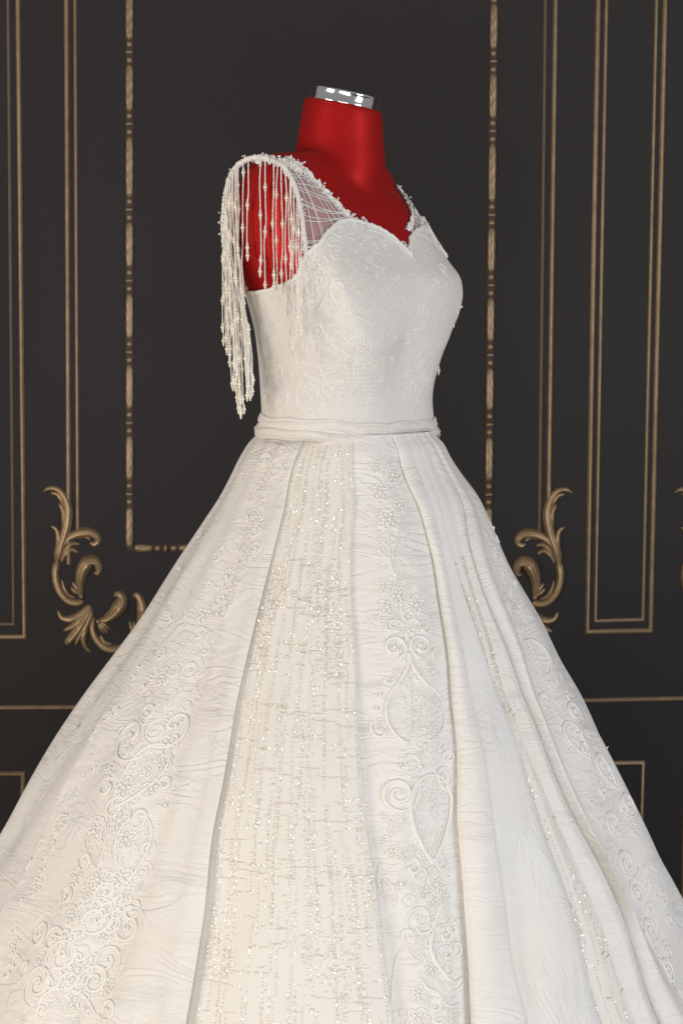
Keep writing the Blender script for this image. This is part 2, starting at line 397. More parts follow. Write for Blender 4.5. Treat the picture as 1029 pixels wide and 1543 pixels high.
_lmm = [make_mesh('acanthus_leaf', V*np.array([-1, 1, 1]), F[:, ::-1], M_LEAF) for V, F in _leaves]
def ornament(ox, oy, mirror=False):
    e = empty('scroll_ornament'); e.parent = wall
    p = W(ox, oy); e.location = (p[0], 0, p[1])
    for me in (_lmm if mirror else _lm):
        link(bpy.data.objects.new('acanthus_leaf', me), e)
    for (bx, by, r) in ((364, 668, 12), (440, 786, 11)):
        V, F = balls([((-1 if mirror else 1)*bx*s2m, -.003, -by*s2m)], r*s2m, True); part('bead', V, F, M_GOLD, e)
    return e
ornament(0, 680); ornament(927, 682, True); ornament(952, 682)

# ------------------------------------------------------------------ torso shape
TH = radians(48); CT, ST = cos(TH), sin(TH)
AX = 0.012                                     # x of the body axis
TY = np.array([(760, .11, .085, .08), (690, .119, .090, .086), (640, .128, .098, .092), (600, .130, .099, .093), (560, .136, .103, .097), (500, .150, .112, .105),
               (450, .160, .116, .112), (400, .170, .114, .117), (340, .180, .104, .118), (300, .184, .096, .114), (265, .184, .086, .104), (240, .18, .072, .09), (215, .17, .05, .06), (180, .1, .03, .03)])
TZ = np.array([zY(y) for y in TY[:, 0]])
def smin(a, b, k):
    h = np.clip(.5+.5*(b-a)/k, 0, 1); return b*(1-h)+a*h-k*h*(1-h)
def smax(a, b, k): return -smin(-a, -b, k)
def hinterp(x, xp, fp):
    """smooth interpolation (Catmull-Rom slopes) of a table"""
    xp = np.asarray(xp, float); fp = np.asarray(fp, float)
    if xp[0] > xp[-1]: xp, fp = xp[::-1], fp[::-1]
    m = np.gradient(fp, xp); xx = np.clip(x, xp[0], xp[-1])
    i = np.clip(np.searchsorted(xp, xx, 'right')-1, 0, len(xp)-2); h = xp[i+1]-xp[i]; s = (xx-xp[i])/h
    return (2*s**3-3*s**2+1)*fp[i]+(s**3-2*s**2+s)*h*m[i]+(-2*s**3+3*s**2)*fp[i+1]+(s**3-s**2)*h*m[i+1]
WS = .174
ZB = zY(432)                                   # bust height
NB = np.array([0.0, -.004, zY(285)]); NT = np.array([0.0, .010, zY(118)])   # neck axis (l, f, z)
_n = np.array([.20, -.055, 1.0]); _n /= np.linalg.norm(_n)      # the neck is cut on a slant
NCUT_N = np.array([_n[0]*CT+_n[1]*ST, _n[0]*ST-_n[1]*CT, _n[2]]); NCUT_P = np.array([0, .008, zY(157)])
def sdf_body(l, f, z, neck=True):
    a = hinterp(z, TZ, TY[:, 1]); df = hinterp(z, TZ, TY[:, 2]); db = hinterp(z, TZ, TY[:, 3])
    dd = np.where(f > 0, df, db); p = 2.25
    q = ((np.abs(l)/a)**p+(np.abs(f)/dd)**p+1e-9)**(1/p)
    d = (q-1)*np.minimum(a, dd)
    al = np.sqrt(l*l+1e-5); ab_ = np.sqrt(l*l+4e-4)
    e = np.sqrt(((ab_-.070)/.070)**2+((f-.088)/.066)**2+((z-ZB)/np.where(z > ZB, .100, .115))**2+1e-9)
    d = smin(d, (e-1)*.066, .062)
    # shoulder ridge
    zt = zY(231)-np.where(l > 0, np.interp(al, [.03, .06, .08, .10, .135, .17, .2], [0, .006, .016, .032, .066, .11, .15]), np.interp(al, [.04, .10, .14, .175, .2], [0, .003, .008, .022, .04]))-14*np.maximum(np.abs(f+.012)-.02, 0)**2
    d = smax(d, (z-zt)*.8, .03)
    d = smax(d, al-WS-.004*np.cos(np.clip((z-zY(345))/.1, -1, 1)*1.5), .010)
    if neck:
        ax = NT-NB; L = np.linalg.norm(ax); ax = ax/L
        pl, pf, pz = l-NB[0], f-NB[1], z-NB[2]
        s = pl*ax[0]+pf*ax[1]+pz*ax[2]
        r = np.sqrt(np.maximum((pl-s*ax[0])**2*1.05+(pf-s*ax[1])**2*.97+(pz-s*ax[2])**2, 1e-12))
        rad = np.interp(s/L, [0, .25, .45, .7, 1.0], [.080, .0695, .064, .0590, .0540])
        dn = r-rad
        dn = smax(dn, pf*0+(l-NCUT_P[0])*NCUT_N[0]+(f-NCUT_P[1])*NCUT_N[1]+(z-NCUT_P[2])*NCUT_N[2], .004)
        dn = smax(dn, -(s-.0), .01)
        d = smin(d, dn, .005)
    return d
# per-height sideways fit (scale and shift) so that the outline of the worn bodice is the photograph's
SILZ_Y = np.array([700, 655, 625, 600, 565, 530, 500, 470, 440, 415, 395, 370, 345, 325, 305, 285, 260, 200, 120.])
SIL_L = np.array([392, 394, 394, 393, 391, 388, 384, 377, 368, 357, 351, 347, 345, 344, 346, 352, np.nan, np.nan, np.nan])
SIL_R = np.array([650, 652, 653, 651.5, 657, 668, 680, 692, 697, 691.5, 677, 660, 645, 633, 617, 602, np.nan, np.nan, np.nan])
SZ = np.array([zY(y) for y in SILZ_Y]); WSC = np.ones(len(SZ)); WSH = np.full(len(SZ), AX)
def body_to_world(l, f, z):
    x = l*CT+f*ST; y = l*ST-f*CT
    return np.stack([hinterp(z, SZ, WSH)+x*hinterp(z, SZ, WSC), y, z+0*x], -1)
def world_to_body(P):
    x = (P[..., 0]-hinterp(P[..., 2], SZ, WSH))/hinterp(P[..., 2], SZ, WSC); y = P[..., 1]
    return x*CT+y*ST, x*ST-y*CT, P[..., 2]
def radial(al, z, off=0.0, neck=False):
    """outermost radius of the torso at angle al (0 = front, + = its left) and height z"""
    al, z = np.broadcast_arrays(np.asarray(al, float), np.asarray(z, float))
    rs = np.linspace(.03, .26, 90); R = rs.reshape((1,)*al.ndim+(-1,))
    d = sdf_body(R*np.sin(al)[..., None], R*np.cos(al)[..., None], z[..., None]+0*R, neck)-off
    ins = d < 0; k = ins.shape[-1]-1-np.argmax(ins[..., ::-1], -1); k = np.clip(k, 0, len(rs)-2)
    d0 = np.take_along_axis(d, k[..., None], -1)[..., 0]; d1 = np.take_along_axis(d, k[..., None]+1, -1)[..., 0]
    return rs[k]+(rs[1]-rs[0])*np.clip(d0/(d0-d1+1e-12), 0, 1)
_al = np.linspace(-pi, pi, 181)
for it in range(8):
    zz = np.linspace(zY(690), zY(275), 90)
    A, Zg = np.meshgrid(_al, zz); r = radial(A, Zg, .005)
    P = project(body_to_world(r*np.sin(A), r*np.cos(A), Zg))
    i0 = P[..., 0].argmin(1); i1 = P[..., 0].argmax(1); k = np.arange(len(zz))
    Lx, Ly, Rx, Ry = P[k, i0, 0], P[k, i0, 1], P[k, i1, 0], P[k, i1, 1]
    o = np.argsort(Ly); cl = np.interp(SILZ_Y, Ly[o], Lx[o]); o = np.argsort(Ry); cr = np.interp(SILZ_Y, Ry[o], Rx[o])
    ok = ~np.isnan(SIL_L)
    sc = (SIL_R-SIL_L)/(cr-cl)
    WSC[ok] *= np.clip(1+.8*(sc[ok]-1), .9, 1.1); WSH[ok] += .8*((SIL_R+SIL_L)-(cr+cl))[ok]/2*.001
    WSC[~ok] = 1.0; WSH[~ok] = -.003
WSC[-3] = (1+WSC[-4])/2
def hit_body(px, py, off=0.0, neck=True):
    """first point of the (offset) torso on a photograph ray"""
    d = ray(px, py); t = np.linspace(2.6, 3.4, 900)
    for o in np.linspace(off, off+.05, 11):     # widen a little when the ray just misses the outline
        P = CAM+t[:, None]*d; l, f, z = world_to_body(P); v = sdf_body(l, f, z, neck)-o
        if (v < 0).any():
            k = int(np.argmax(v < 0)); k = max(k, 1); s = v[k-1]/(v[k-1]-v[k]); return P[k-1]+(P[k]-P[k-1])*s
    return P[int(np.argmin(v))]
def hit_socket(px, py, off=.006, sgn=-1):
    """point of the plane just outside the arm socket on a photograph ray"""
    n = np.array([CT, ST, 0])*sgn; p0 = np.array([.006, 0, 0])+n*(WS+off)
    d = ray(px, py); return CAM+d*((p0-CAM) @ n)/(d @ n)
def snets(val, org, h):
    """surface nets of a sampled field"""
    s = val < 0; nx, ny, nz = val.shape
    cnt = np.zeros((nx-1, ny-1, nz-1)); acc = np.zeros((nx-1, ny-1, nz-1, 3))
    idx = np.stack(np.meshgrid(np.arange(nx-1), np.arange(ny-1), np.arange(nz-1), indexing='ij'), -1)
    C = [(i, j, k) for i in (0, 1) for j in (0, 1) for k in (0, 1)]
    g = lambda c: val[c[0]:nx-1+c[0], c[1]:ny-1+c[1], c[2]:nz-1+c[2]]
    for a in C:
        for ax in range(3):
            if a[ax] == 0:
                b = list(a); b[ax] = 1; va, vb = g(a), g(b); m = (va < 0) != (vb < 0)
                t = np.where(m, va/np.where(m, va-vb, 1), 0)
                p = np.zeros(va.shape+(3,)); p[...] = a; p[..., ax] = t
                acc += p*m[..., None]; cnt += m
    act = cnt > 0; vid = np.full(act.shape, -1); vid[act] = np.arange(act.sum())
    V = (idx[act]+acc[act]/cnt[act][:, None])*h+org
    F = []
    for ax in range(3):
        o1, o2 = [(1, 2), (2, 0), (0, 1)][ax]
        sl0 = [slice(1, -1)]*3; sl0[ax] = slice(0, -1); sl1 = list(sl0); sl1[ax] = slice(1, None)
        a, b = s[tuple(sl0)], s[tuple(sl1)]
        for flip, m in ((False, a & ~b), (True, ~a & b)):
            I = np.argwhere(m); I = I+np.array([0 if q == ax else 1 for q in range(3)])
            def q(d1, d2):
                J = I.copy(); J[:, o1] -= d1; J[:, o2] -= d2; return vid[J[:, 0], J[:, 1], J[:, 2]]
            f = np.stack([q(1, 1), q(0, 1), q(0, 0), q(1, 0)], 1)
            F.append(f[:, ::-1] if flip else f)
    return V, np.concatenate(F)

# ------------------------------------------------------------------ mannequin
man = empty('mannequin', (0, 0, 0))
tag(man, 'red satin dressmaker torso with a chrome neck ring wearing the white gown', 'mannequin')
H = .004; org = np.array([-.22, -.22, .92]); nn = (int(.46/H), int(.46/H), int(.80/H))
G = np.stack(np.meshgrid(*[org[i]+H*np.arange(nn[i]) for i in range(3)], indexing='ij'), -1)
l, f, z = world_to_body(G); val = np.maximum(sdf_body(l, f, z), .97-z)
V, F = snets(val, org, H)
# a few relaxing passes
E = np.concatenate([F[:, [0, 1]], F[:, [1, 2]], F[:, [2, 3]], F[:, [3, 0]]])
for _ in range(3):
    S = np.zeros_like(V); c = np.zeros(len(V)); np.add.at(S, E[:, 0], V[E[:, 1]]); np.add.at(c, E[:, 0], 1); V = V*.5+.5*S/c[:, None]
part('torso', V, F, M_RED, man)
# chrome neck ring and its black cap, square to the neck cut
cw = body_to_world(np.array(0.), np.array(NCUT_P[1]), np.array(NCUT_P[2])); nw = _n
def ring_part(name, prof, m):
    V, F = lathe(prof, 64); u = np.cross([0, 1, 0], nw); u /= np.linalg.norm(u); v = np.cross(nw, u)
    return part(name, cw+V[:, :1]*u+V[:, 1:2]*v+V[:, 2:]*nw, F, m, man)
RN = .0522
ring_part('neck_ring', [(-.004, RN-.008), (-.002, RN), (.0005, RN+.0008), (.002, RN), (.0145, RN), (.016, RN+.0006), (.0175, RN-.001), (.0177, RN-.004), (.015, RN-.0045)], M_CHROME)
ring_part('neck_cap', [(.0150, .0525), (.0160, .051), (.0165, .02), (.0165, .0005)], M_CAP)
ring_part('neck_seam', [(-.006, RN+.0035), (-.0045, RN+.0045), (-.003, RN+.0035)], M_RED)
mb = MB(); mb.add(*lathe([(.02, .0005), (.02, .017), (.995, .017), (.995, .0005)], 20)); V, F = mb.out(); part('stand_pole', V+np.array([AX, 0, 0]), F, M_STEEL, man)
V, F = lathe([(.001, .0005), (.001, .17), (.010, .175), (.018, .165), (.024, .04), (.03, .018)], 40); part('stand_base', V+np.array([AX, 0, 0]), F, M_STEEL, man)

# ------------------------------------------------------------------ the gown
gown = empty('wedding_dress', (0, 0, 0))
tag(gown, 'ivory wedding gown with pleated ball skirt, lace bodice and beaded fringe shoulders', 'wedding dress')

# bodice: grid of angle and height, its top edge follows the sweetheart neckline
NECK = [(622, 389), (616, 381), (606, 371), (592, 358), (575, 347), (560, 341), (545, 337), (528, 332), (514, 334), (503, 341), (493, 353), (482, 368), (470, 377), (461, 384), (455, 402), (446, 420), (430, 429), (405, 438), (384, 442)]
OFFB = .005
pts = np.array([hit_body(x, y, OFFB, False) for x, y in NECK]); l, f, z = world_to_body(pts)
na = np.arctan2(l, f); AL0 = na[0]             # the point of the V
na = -(na-AL0); nz = z
o = np.argsort(na); na, nz = na[o], nz[o]
na = np.concatenate([na, [na[-1]+.5, na[-1]+.9, pi]]); nz = np.concatenate([nz, [nz[-1]+.002, nz[-1]+.03, nz[-1]+.045]])
def ztop(al):
    a = np.abs((np.asarray(al)-AL0+pi) % (2*pi)-pi)
    return np.interp(a, na, nz)+.0016*np.abs(np.sin(a*26))*(a < 1.25)*(a > .05)
NCB, NRB = 420, 120
alb = np.linspace(-pi, pi, NCB, endpoint=False); zb0 = zY(654); tb = np.linspace(0, 1, NRB)
Zb = zb0+(ztop(alb)[None]-zb0)*tb[:, None]; Ab = np.broadcast_to(alb, Zb.shape)
Rb = radial(Ab, Zb, OFFB)
Pb = body_to_world(Rb*np.sin(Ab), Rb*np.cos(Ab), Zb)
uvb = np.stack([Ab*.15, Zb], -1)
part('bodice', Pb.reshape(-1, 3), grid_faces(NRB, NCB, True), M_BODICE, gown, uv=uvb.reshape(-1, 2))
# rolled edge along the neckline
Ptop = Pb[-1]; nrm_top = np.stack([Ptop[:, 0]-AX, Ptop[:, 1], 0*Ptop[:, 0]], -1); nrm_top /= np.linalg.norm(nrm_top, axis=1)[:, None]
ed = np.concatenate([Ptop, Ptop[:1]])+np.array([0, 0, .0006]); V, F = tube(ed, .0026+.0007*np.abs(np.sin(np.arange(len(ed))*.9)), 7)
part('neckline_edging', V, F, M_CORD, gown)
def bodice_eval(al, z, off):
    al, z = np.broadcast_arrays(np.asarray(al, float), np.asarray(z, float))
    def P(a, q): r = radial(a, q, OFFB); return body_to_world(r*np.sin(a), r*np.cos(a), q)
    p = P(al, z); du = P(al+.02, z)-P(al-.02, z); dv = P(al, z+.004)-P(al, z-.004)
    n = np.cross(du, dv); n /= np.linalg.norm(n, axis=-1)[..., None]+1e-12
    c = np.stack([p[..., 0]-AX, p[..., 1], 0*p[..., 0]], -1); n *= np.sign(np.sum(n*c, -1))[..., None]
    return p+n*np.asarray(off, float)[..., None], n

# waistband: two soft tiers of gathered tulle
def band(zt, zbm, off, bulge, seed, name):
    nc, nr = 260, 22; a = np.linspace(-pi, pi, nc, endpoint=False); v = np.linspace(0, 1, nr)
    A, Vv = np.meshgrid(a, v); dip = -(.0030+.0050*Vv)*np.cos(A-.1)-.0035*Vv
    Zq = zbm+(zt-zbm)*Vv+dip+.0016*np.sin(A*5+seed)+.001*np.sin(A*13+seed*2)
    wr = .0007*np.sin(Vv*pi*5+2.2*np.sin(A*3+seed)+A*2)+.0005*np.sin(Vv*pi*9+1.7*np.sin(A*5+seed*3))
    R = radial(A, np.maximum(Zq, zY(660)), OFFB)+off+bulge*np.sin(pi*Vv)**.6+wr*np.sin(pi*Vv)**.4
    P = body_to_world(R*np.sin(A), R*np.cos(A), Zq)
    o = part(name, P.reshape(-1, 3), grid_faces(nr, nc, True), M_BELT, gown, uv=np.stack([A*.14, Zq], -1).reshape(-1, 2)); return o
band(zY(620), zY(647), .0012, .0038, 1.0, 'waistband_tier')
band(zY(636), zY(657), .0035, .0065, 2.3, 'waistband_tier')

# ------------------------------------------------------------------ skirt
ASP, CYS = .95, 0.0
SK = np.array([(655, 384, 658), (668, 376, 666), (690, 363, 677), (715, 351, 693), (745, 336, 715), (790, 308, 738), (858, 264, 770), (944, 211, 817), (1005, 170, 846), (1049, 139, 872), (1151, 72, 922), (1242, 24, 968), (1288, 0, 988), (1384, -56, 1029), (1480, -104, 1076), (1543, -136, 1104), (1620, -170, 1140), (1700, -200, 1170.)])
KZ = np.array([zY(y) for y in SK[:, 0]]); KZ[-1] = min(KZ[-1], .0)
SR = (SK[:, 2]-SK[:, 1])/2*.001; SX = (SK[:, 2]+SK[:, 1])/2*.001-CXP*.001
Z0S = zY(648)
def D_of(z): return .006+.040*np.clip((Z0S-z)/.95, 0, 1)**.85
def Rz(z): return hinterp(z, KZ, SR)
def Xz(z): return hinterp(z, KZ, SX)
ph = np.linspace(0, 2*pi, 240)
for it in range(10):
    zz = np.linspace(Z0S, .0, 160); A, Zg = np.meshgrid(ph, zz); R = Rz(Zg)+.35*D_of(Zg)
    P = project(np.stack([Xz(Zg)+R*np.cos(A), CYS+ASP*R*np.sin(A), Zg], -1))
    k = np.arange(len(zz)); i0 = P[..., 0].argmin(1); i1 = P[..., 0].argmax(1)
    Lx, Ly, Rx, Ry = P[k, i0, 0], P[k, i0, 1], P[k, i1, 0], P[k, i1, 1]
    cl = np.interp(SK[:, 0], Ly, Lx); cr = np.interp(SK[:, 0], Ry, Rx)
    SR += .7*((SK[:, 2]-SK[:, 1])-(cr-cl))/2*.001; SX += .7*((SK[:, 2]+SK[:, 1])-(cr+cl))/2*.001
    lim = SK[:, 0] > 1545
    SR[lim] = SR[~lim][-1]+np.arange(1, lim.sum()+1)*.028; SX[lim] = SX[~lim][-1]
def hit_skirt(px, py, dk=.4):
    d = ray(px, py); t = np.linspace(2.1, 3.6, 1500); P = CAM+t[:, None]*d; z = np.clip(P[:, 2], 0, Z0S+.02)
    R = Rz(z)+dk*D_of(z); v = ((P[:, 0]-Xz(z))/R)**2+((P[:, 1]-CYS)/(R*ASP))**2-1
    k = int(np.argmax(v < 0)) if (v < 0).any() else int(np.argmin(v))
    k = max(k, 1); s = np.clip(v[k-1]/(v[k-1]-v[k]+1e-12), 0, 1); p = P[k-1]+(P[k]-P[k-1])*s
    zc = np.clip(p[2], 0, Z0S+.02); return np.arctan2((p[1]-CYS)/ASP, p[0]-Xz(zc)), p[2]
NRS = 230; zr = Z0S+(0.012-Z0S)*np.linspace(0, 1, NRS)**.93
def edge(pts, dk=.4):
    """a fold line of the photograph as an angle for every row of the skirt"""
    q = np.array([hit_skirt(x, y, dk) for x, y in pts]); o = np.argsort(q[:, 1]); a, zz = q[o, 0], q[o, 1]
    out = np.interp(zr, zz, a)
    k = min(3, len(a)-1); sl = (a[k]-a[0])/(zz[k]-zz[0]); out = np.where(zr < zz[0], a[0]+sl*.6*(zr-zz[0]), out)
    kern = np.ones(9)/9; return np.convolve(np.pad(out, 4, 'edge'), kern, 'valid')
E_S0 = edge([(405, 690), (380, 760), (335, 900), (285, 1050), (246, 1211), (197, 1352), (140, 1543)])
E_SL = edge([(385, 690), (345, 770), (290, 880), (230, 1000), (165, 1130), (90, 1290), (-20, 1500)])
E1 = edge([(457, 662), (437, 720), (431, 758), (398, 893), (377, 979), (361, 1048), (336, 1191), (312, 1358), (282, 1543)])
E2 = edge([(530, 664), (531, 700), (529, 803), (531, 926), (537, 1060), (545, 1157), (560, 1290), (575, 1413), (594, 1543)])
E3 = edge([(597, 664), (612, 722), (639, 783), (659, 856), (675, 967), (684, 1060), (692, 1221), (704, 1371), (716, 1543)])
E4 = edge([(616, 664), (634, 722), (655, 783), (675, 870), (693, 967), (709, 1067), (726, 1150), (749, 1317), (767, 1442), (792, 1543)])
E5 = edge([(628, 662), (647, 718), (668, 783), (703, 893), (733, 980), (767, 1067), (824, 1258), (876, 1400), (912, 1543)])
E5B = edge([(640, 662), (662, 718), (685, 783), (722, 900), (760, 1020), (800, 1130), (868, 1285), (915, 1400), (962, 1543)])
EV = edge([(650, 662), (675, 710), (705, 815), (742, 921), (780, 1017), (826, 1133), (901, 1288), (947, 1392), (997, 1543)])
EF2 = edge([(656, 662), (690, 720), (728, 830), (765, 930), (797, 1021), (830, 1108), (876, 1213), (930, 1338), (989, 1442), (1040, 1543)])
Rr, Dr, Xr = Rz(zr), D_of(zr), Xz(zr)
TAP = np.interp(zr, [0, .35, .85, Z0S], [1.0, .8, .42, .16])
PH0 = E_SL-.02
KN = []                                        # (angle per row, depth factor, opens a new panel?)
def kn(a, d, brk=None, off=0.0): KN.append((np.asarray(a)+off*TAP/Rr, d*np.ones(NRS), brk))
mix = lambda a, b, t: a+(b-a)*t
# from the left outline to the right outline (angle grows)
kn(E_SL, .45, 'lace_panel', -.11)
kn(E_SL, .30); kn(mix(E_SL, E_S0, .5), .5); kn(E_S0, .12); kn(mix(E_S0, E1, .3), .42); kn(mix(E_S0, E1, .62), .50)
kn(E1, .64, off=-.030); kn(E1, .60); kn(E1, .40, off=-.004)
kn(E1, .20, 'sequin_panel', -.022); kn(E1, .22, off=.012); kn(mix(E1, E2, .3), .36); kn(mix(E1, E2, .62), .46)
kn(E2, .50, off=-.018); kn(E2, .42, off=-.001); kn(E2, .24, 'applique_panel', -.006); kn(E2, .18, off=.012)
kn(mix(E2, E3, .35), .42); kn(mix(E2, E3, .68), .30); kn(E3, -.10, off=-.010); kn(E3, -.12, 'ruched_fold', .014)
kn(E3, .10, off=.000); kn(E3, .42, off=.005); kn(mix(E3, E4, .5), .64); kn(E4, .50, off=.000); kn(E4, .22, 'slub_panel', .012)
kn(mix(E4, E5, .4), .40); kn(mix(E4, E5, .78), .44); kn(E5, .22, off=-.006)
kn(E5, .02, 'sequin_strip', .004); kn(mix(E5, E5B, .5), .20); kn(E5B, .16, off=-.006); kn(E5B, .15, 'rolled_fold', .002)
kn(mix(E5B, EV, .45), .50); kn(EV, .32, off=-.006); kn(EV, -.10, off=-.001); kn(EV, -.20, 'rolled_fold', .005); kn(EV, .25, off=.009)
kn(mix(EV, EF2, .5), .72); kn(EF2, .46); kn(EF2, .34, 'lace_panel', .02); kn(EF2, .34, off=.05)
# round the back
aS = KN[0][0]+2*pi; a0 = KN[-1][0]; NBK = 17
for i in range(1, NBK):
    t = i/NBK; kn(a0+(aS-a0)*(t+.012*sin(i*2.3)), .62 if i % 2 else .14, 'back_panel' if i in (5, 11) else None)
kn(aS, .45)
KA = np.stack([k[0] for k in KN]); KD = np.stack([k[1] for k in KN])*np.clip(1-.25*0, 0, 1)
# shape-preserving interpolation along each row
def pchip_rows(T, Y, segs):
    h = np.diff(T, axis=0); dl = np.diff(Y, axis=0)/h; m = np.zeros_like(Y)
    w1 = 2*h[1:]+h[:-1]; w2 = h[1:]+2*h[:-1]; s = dl[1:]*dl[:-1] > 0
    m[1:-1] = np.where(s, (w1+w2)/(w1/np.where(s, dl[:-1], 1)+w2/np.where(s, dl[1:], 1)), 0); m[0] = dl[0]; m[-1] = dl[-1]
    out = []
    for i, n in enumerate(segs):
        for q in np.arange(n)/n:
            out.append((2*q**3-3*q**2+1)*Y[i]+(q**3-2*q**2+q)*h[i]*m[i]+(-2*q**3+3*q**2)*Y[i+1]+(q**3-q**2)*h[i]*m[i+1])
    out.append(Y[-1]); return np.stack(out)
ch = np.sqrt((np.diff(KA, axis=0)*Rr)**2+(np.diff(KD, axis=0)*Dr)**2)+1e-6
T = np.concatenate([np.zeros((1, NRS)), np.cumsum(ch, 0)])
nf = len(KN)-NBK
segs = [max(5, int(np.ceil(ch[i].max()/(.0045 if i < nf else .012)))) for i in range(len(ch))]
SA = pchip_rows(T, KA, segs); SD = pchip_rows(T, KD, segs); ST_ = pchip_rows(T, T, segs)
kcol = np.concatenate([[0], np.cumsum(segs)])
# slow hang waviness so that no fold is ruler straight
wob = .0035*np.sin(SA*9+zr*7.0)*np.clip((Z0S-zr)/.5, 0, 1)+.002*np.sin(SA*23-zr*19)*np.clip((Z0S-zr)/.5, 0, 1)
RAD = Rr[None]+SD*Dr[None]+wob-.008*(np.clip((zr-(Z0S-.022))/.022, 0, 1)**1.5)[None]   # gathered in under the band
SP = np.stack([Xr[None]+RAD*np.cos(SA), CYS+ASP*RAD*np.sin(SA), np.broadcast_to(zr, RAD.shape)], -1)   # (cols, rows, 3)
def grid_normals(P):
    du = np.gradient(P, axis=0); dv = np.gradient(P, axis=1); n = np.cross(dv, du)
    n /= np.linalg.norm(n, axis=-1)[..., None]+1e-12; return n
SN = grid_normals(SP)
slant = np.concatenate([[0], np.cumsum(np.sqrt(np.diff(zr)**2+np.diff(Rr)**2))])
PM = {'lace_panel': M_JAC, 'sequin_panel': M_TULLE, 'applique_panel': M_JAC, 'ruched_fold': M_RUCHE, 'slub_panel': M_SLUB, 'sequin_strip': M_TULLE, 'rolled_fold': M_RUCHE, 'back_panel': M_JAC}
PL = {'sequin_panel': 'champagne sequinned front panel', 'slub_panel': 'whiter slub-threaded panel', 'sequin_strip': 'narrow sequinned strip between folds'}
brks = [i for i, k in enumerate(KN) if k[2]]+[len(KN)-1]
PANELS = []
for b0, b1 in zip(brks[:-1], brks[1:]):
    nm = KN[b0][2]; c0, c1 = kcol[b0], kcol[b1]+1
    P = SP[c0:c1]; Tm = ST_[c0:c1]-ST_[(c0+c1)//2]
    uv = np.stack([Tm+b0*3.7, np.broadcast_to(-slant, Tm.shape)+b0*1.3], -1)
    o = part('skirt_panel', P.reshape(-1, 3), grid_faces(c1-c0, NRS), PM[nm], gown, uv=uv.reshape(-1, 2))
    if nm in PL: o['label'] = PL[nm]
    A = SA[c0:c1]; PANELS.append((nm, c0, c1))
def panel(nm, k=0): return [p for p in PANELS if p[0] == nm][k]
#--DETAILS--
# ------------------------------------------------------------------ evaluating points on a panel face
KS = 400; _pg = {}
def pgrid(pn):
    if pn[1] not in _pg:
        c0, c1 = pn[1], pn[2]; P = np.zeros((NRS, KS, 3)); Nn = np.zeros((NRS, KS, 3)); lo = np.zeros(NRS); hi = np.zeros(NRS); u = np.linspace(0, 1, KS)
        for r in range(NRS):
            row = np.maximum.accumulate(SA[c0:c1, r])+np.arange(c1-c0)*1e-9; lo[r], hi[r] = row[0], row[-1]; q = lo[r]+(hi[r]-lo[r])*u
            for k in range(3):
                P[r, :, k] = np.interp(q, row, SP[c0:c1, r, k]); Nn[r, :, k] = np.interp(q, row, SN[c0:c1, r, k])
        c = np.stack([P[..., 0]-Xr[:, None], P[..., 1], 0*P[..., 0]], -1); Nn *= np.where(np.sum(Nn*c, -1) < 0, -1, 1)[..., None]
        Nn /= np.linalg.norm(Nn, axis=-1)[..., None]+1e-12
        _pg[pn[1]] = (P, Nn, lo, hi)
    return _pg[pn[1]]
def skirt_eval(pn, a, z, off):
    P, Nn, lo, hi = pgrid(pn); a = np.atleast_1d(np.asarray(a, float)); z = np.atleast_1d(np.asarray(z, float))
    fr = np.interp(-z, -zr, np.arange(NRS)); r = np.clip(fr.astype(int), 0, NRS-2); fr = fr-r
    L = lo[r]*(1-fr)+lo[r+1]*fr; Hh = hi[r]*(1-fr)+hi[r+1]*fr
    u = np.clip((a-L)/(Hh-L), 0, 1)*(KS-1); c = np.clip(u.astype(int), 0, KS-2); s = (u-c)
    def bl(Q): return (Q[r, c]*(1-s)[:, None]+Q[r, c+1]*s[:, None])*(1-fr)[:, None]+(Q[r+1, c]*(1-s)[:, None]+Q[r+1, c+1]*s[:, None])*fr[:, None]
    n = bl(Nn); n /= np.linalg.norm(n, axis=1)[:, None]+1e-12
    return bl(P)+n*np.reshape(off, (-1, 1)), n

# ------------------------------------------------------------------ lace motifs in their own flat coordinates (unit size)
def m_volute(turns=1.35, d=1, tail=.3):
    t = np.linspace(-tail, 1, 40); th = d*2*pi*turns*t; r = np.where(t < 0, 1-t*1.6, .14+.86*np.clip(1-t, 0, 1)**.85)
    return [(np.stack([r*np.sin(th), r*np.cos(th)], 1), np.interp(t, [-tail, .1, 1], [.07, .15, .12]))], [(0.05, 0, .17)]
def m_lyre():
    L = []; B = []
    for d in (1, -1):
        t = np.linspace(0, 1, 34); th = -pi*.45+2*pi*1.15*t; r = .16+.34*np.clip(1-t, 0, 1)**.8
        sp = np.stack([d*(.55-r*np.cos(th)*1.0), .55+r*np.sin(th)], 1)
        stem = spline([(d*.62, -1.1), (d*.30, -.6), (d*.06, -.15), (d*.06, .3), tuple(sp[0])], 20)
        L.append((np.concatenate([stem[:-1], sp]), .085)); B.append((d*.55, .55, .1))
    return L, B
def m_flower(n=5):
    th = np.linspace(0, 2*pi, n*10+1); r = .55+.45*np.abs(np.cos(n*th/2))**.7
    L = [(np.stack([r*np.cos(th), r*np.sin(th)], 1), .11)]
    for k in range(n):
        a = 2*pi*k/n; L.append((np.array([(q*cos(a), q*sin(a)) for q in (.25, .5, .72)]), np.array([.06, .17, .08])))
    return L, [(0, 0, .2)]+[(.34*cos(2*pi*(k+.5)/n), .34*sin(2*pi*(k+.5)/n), .09) for k in range(n)]
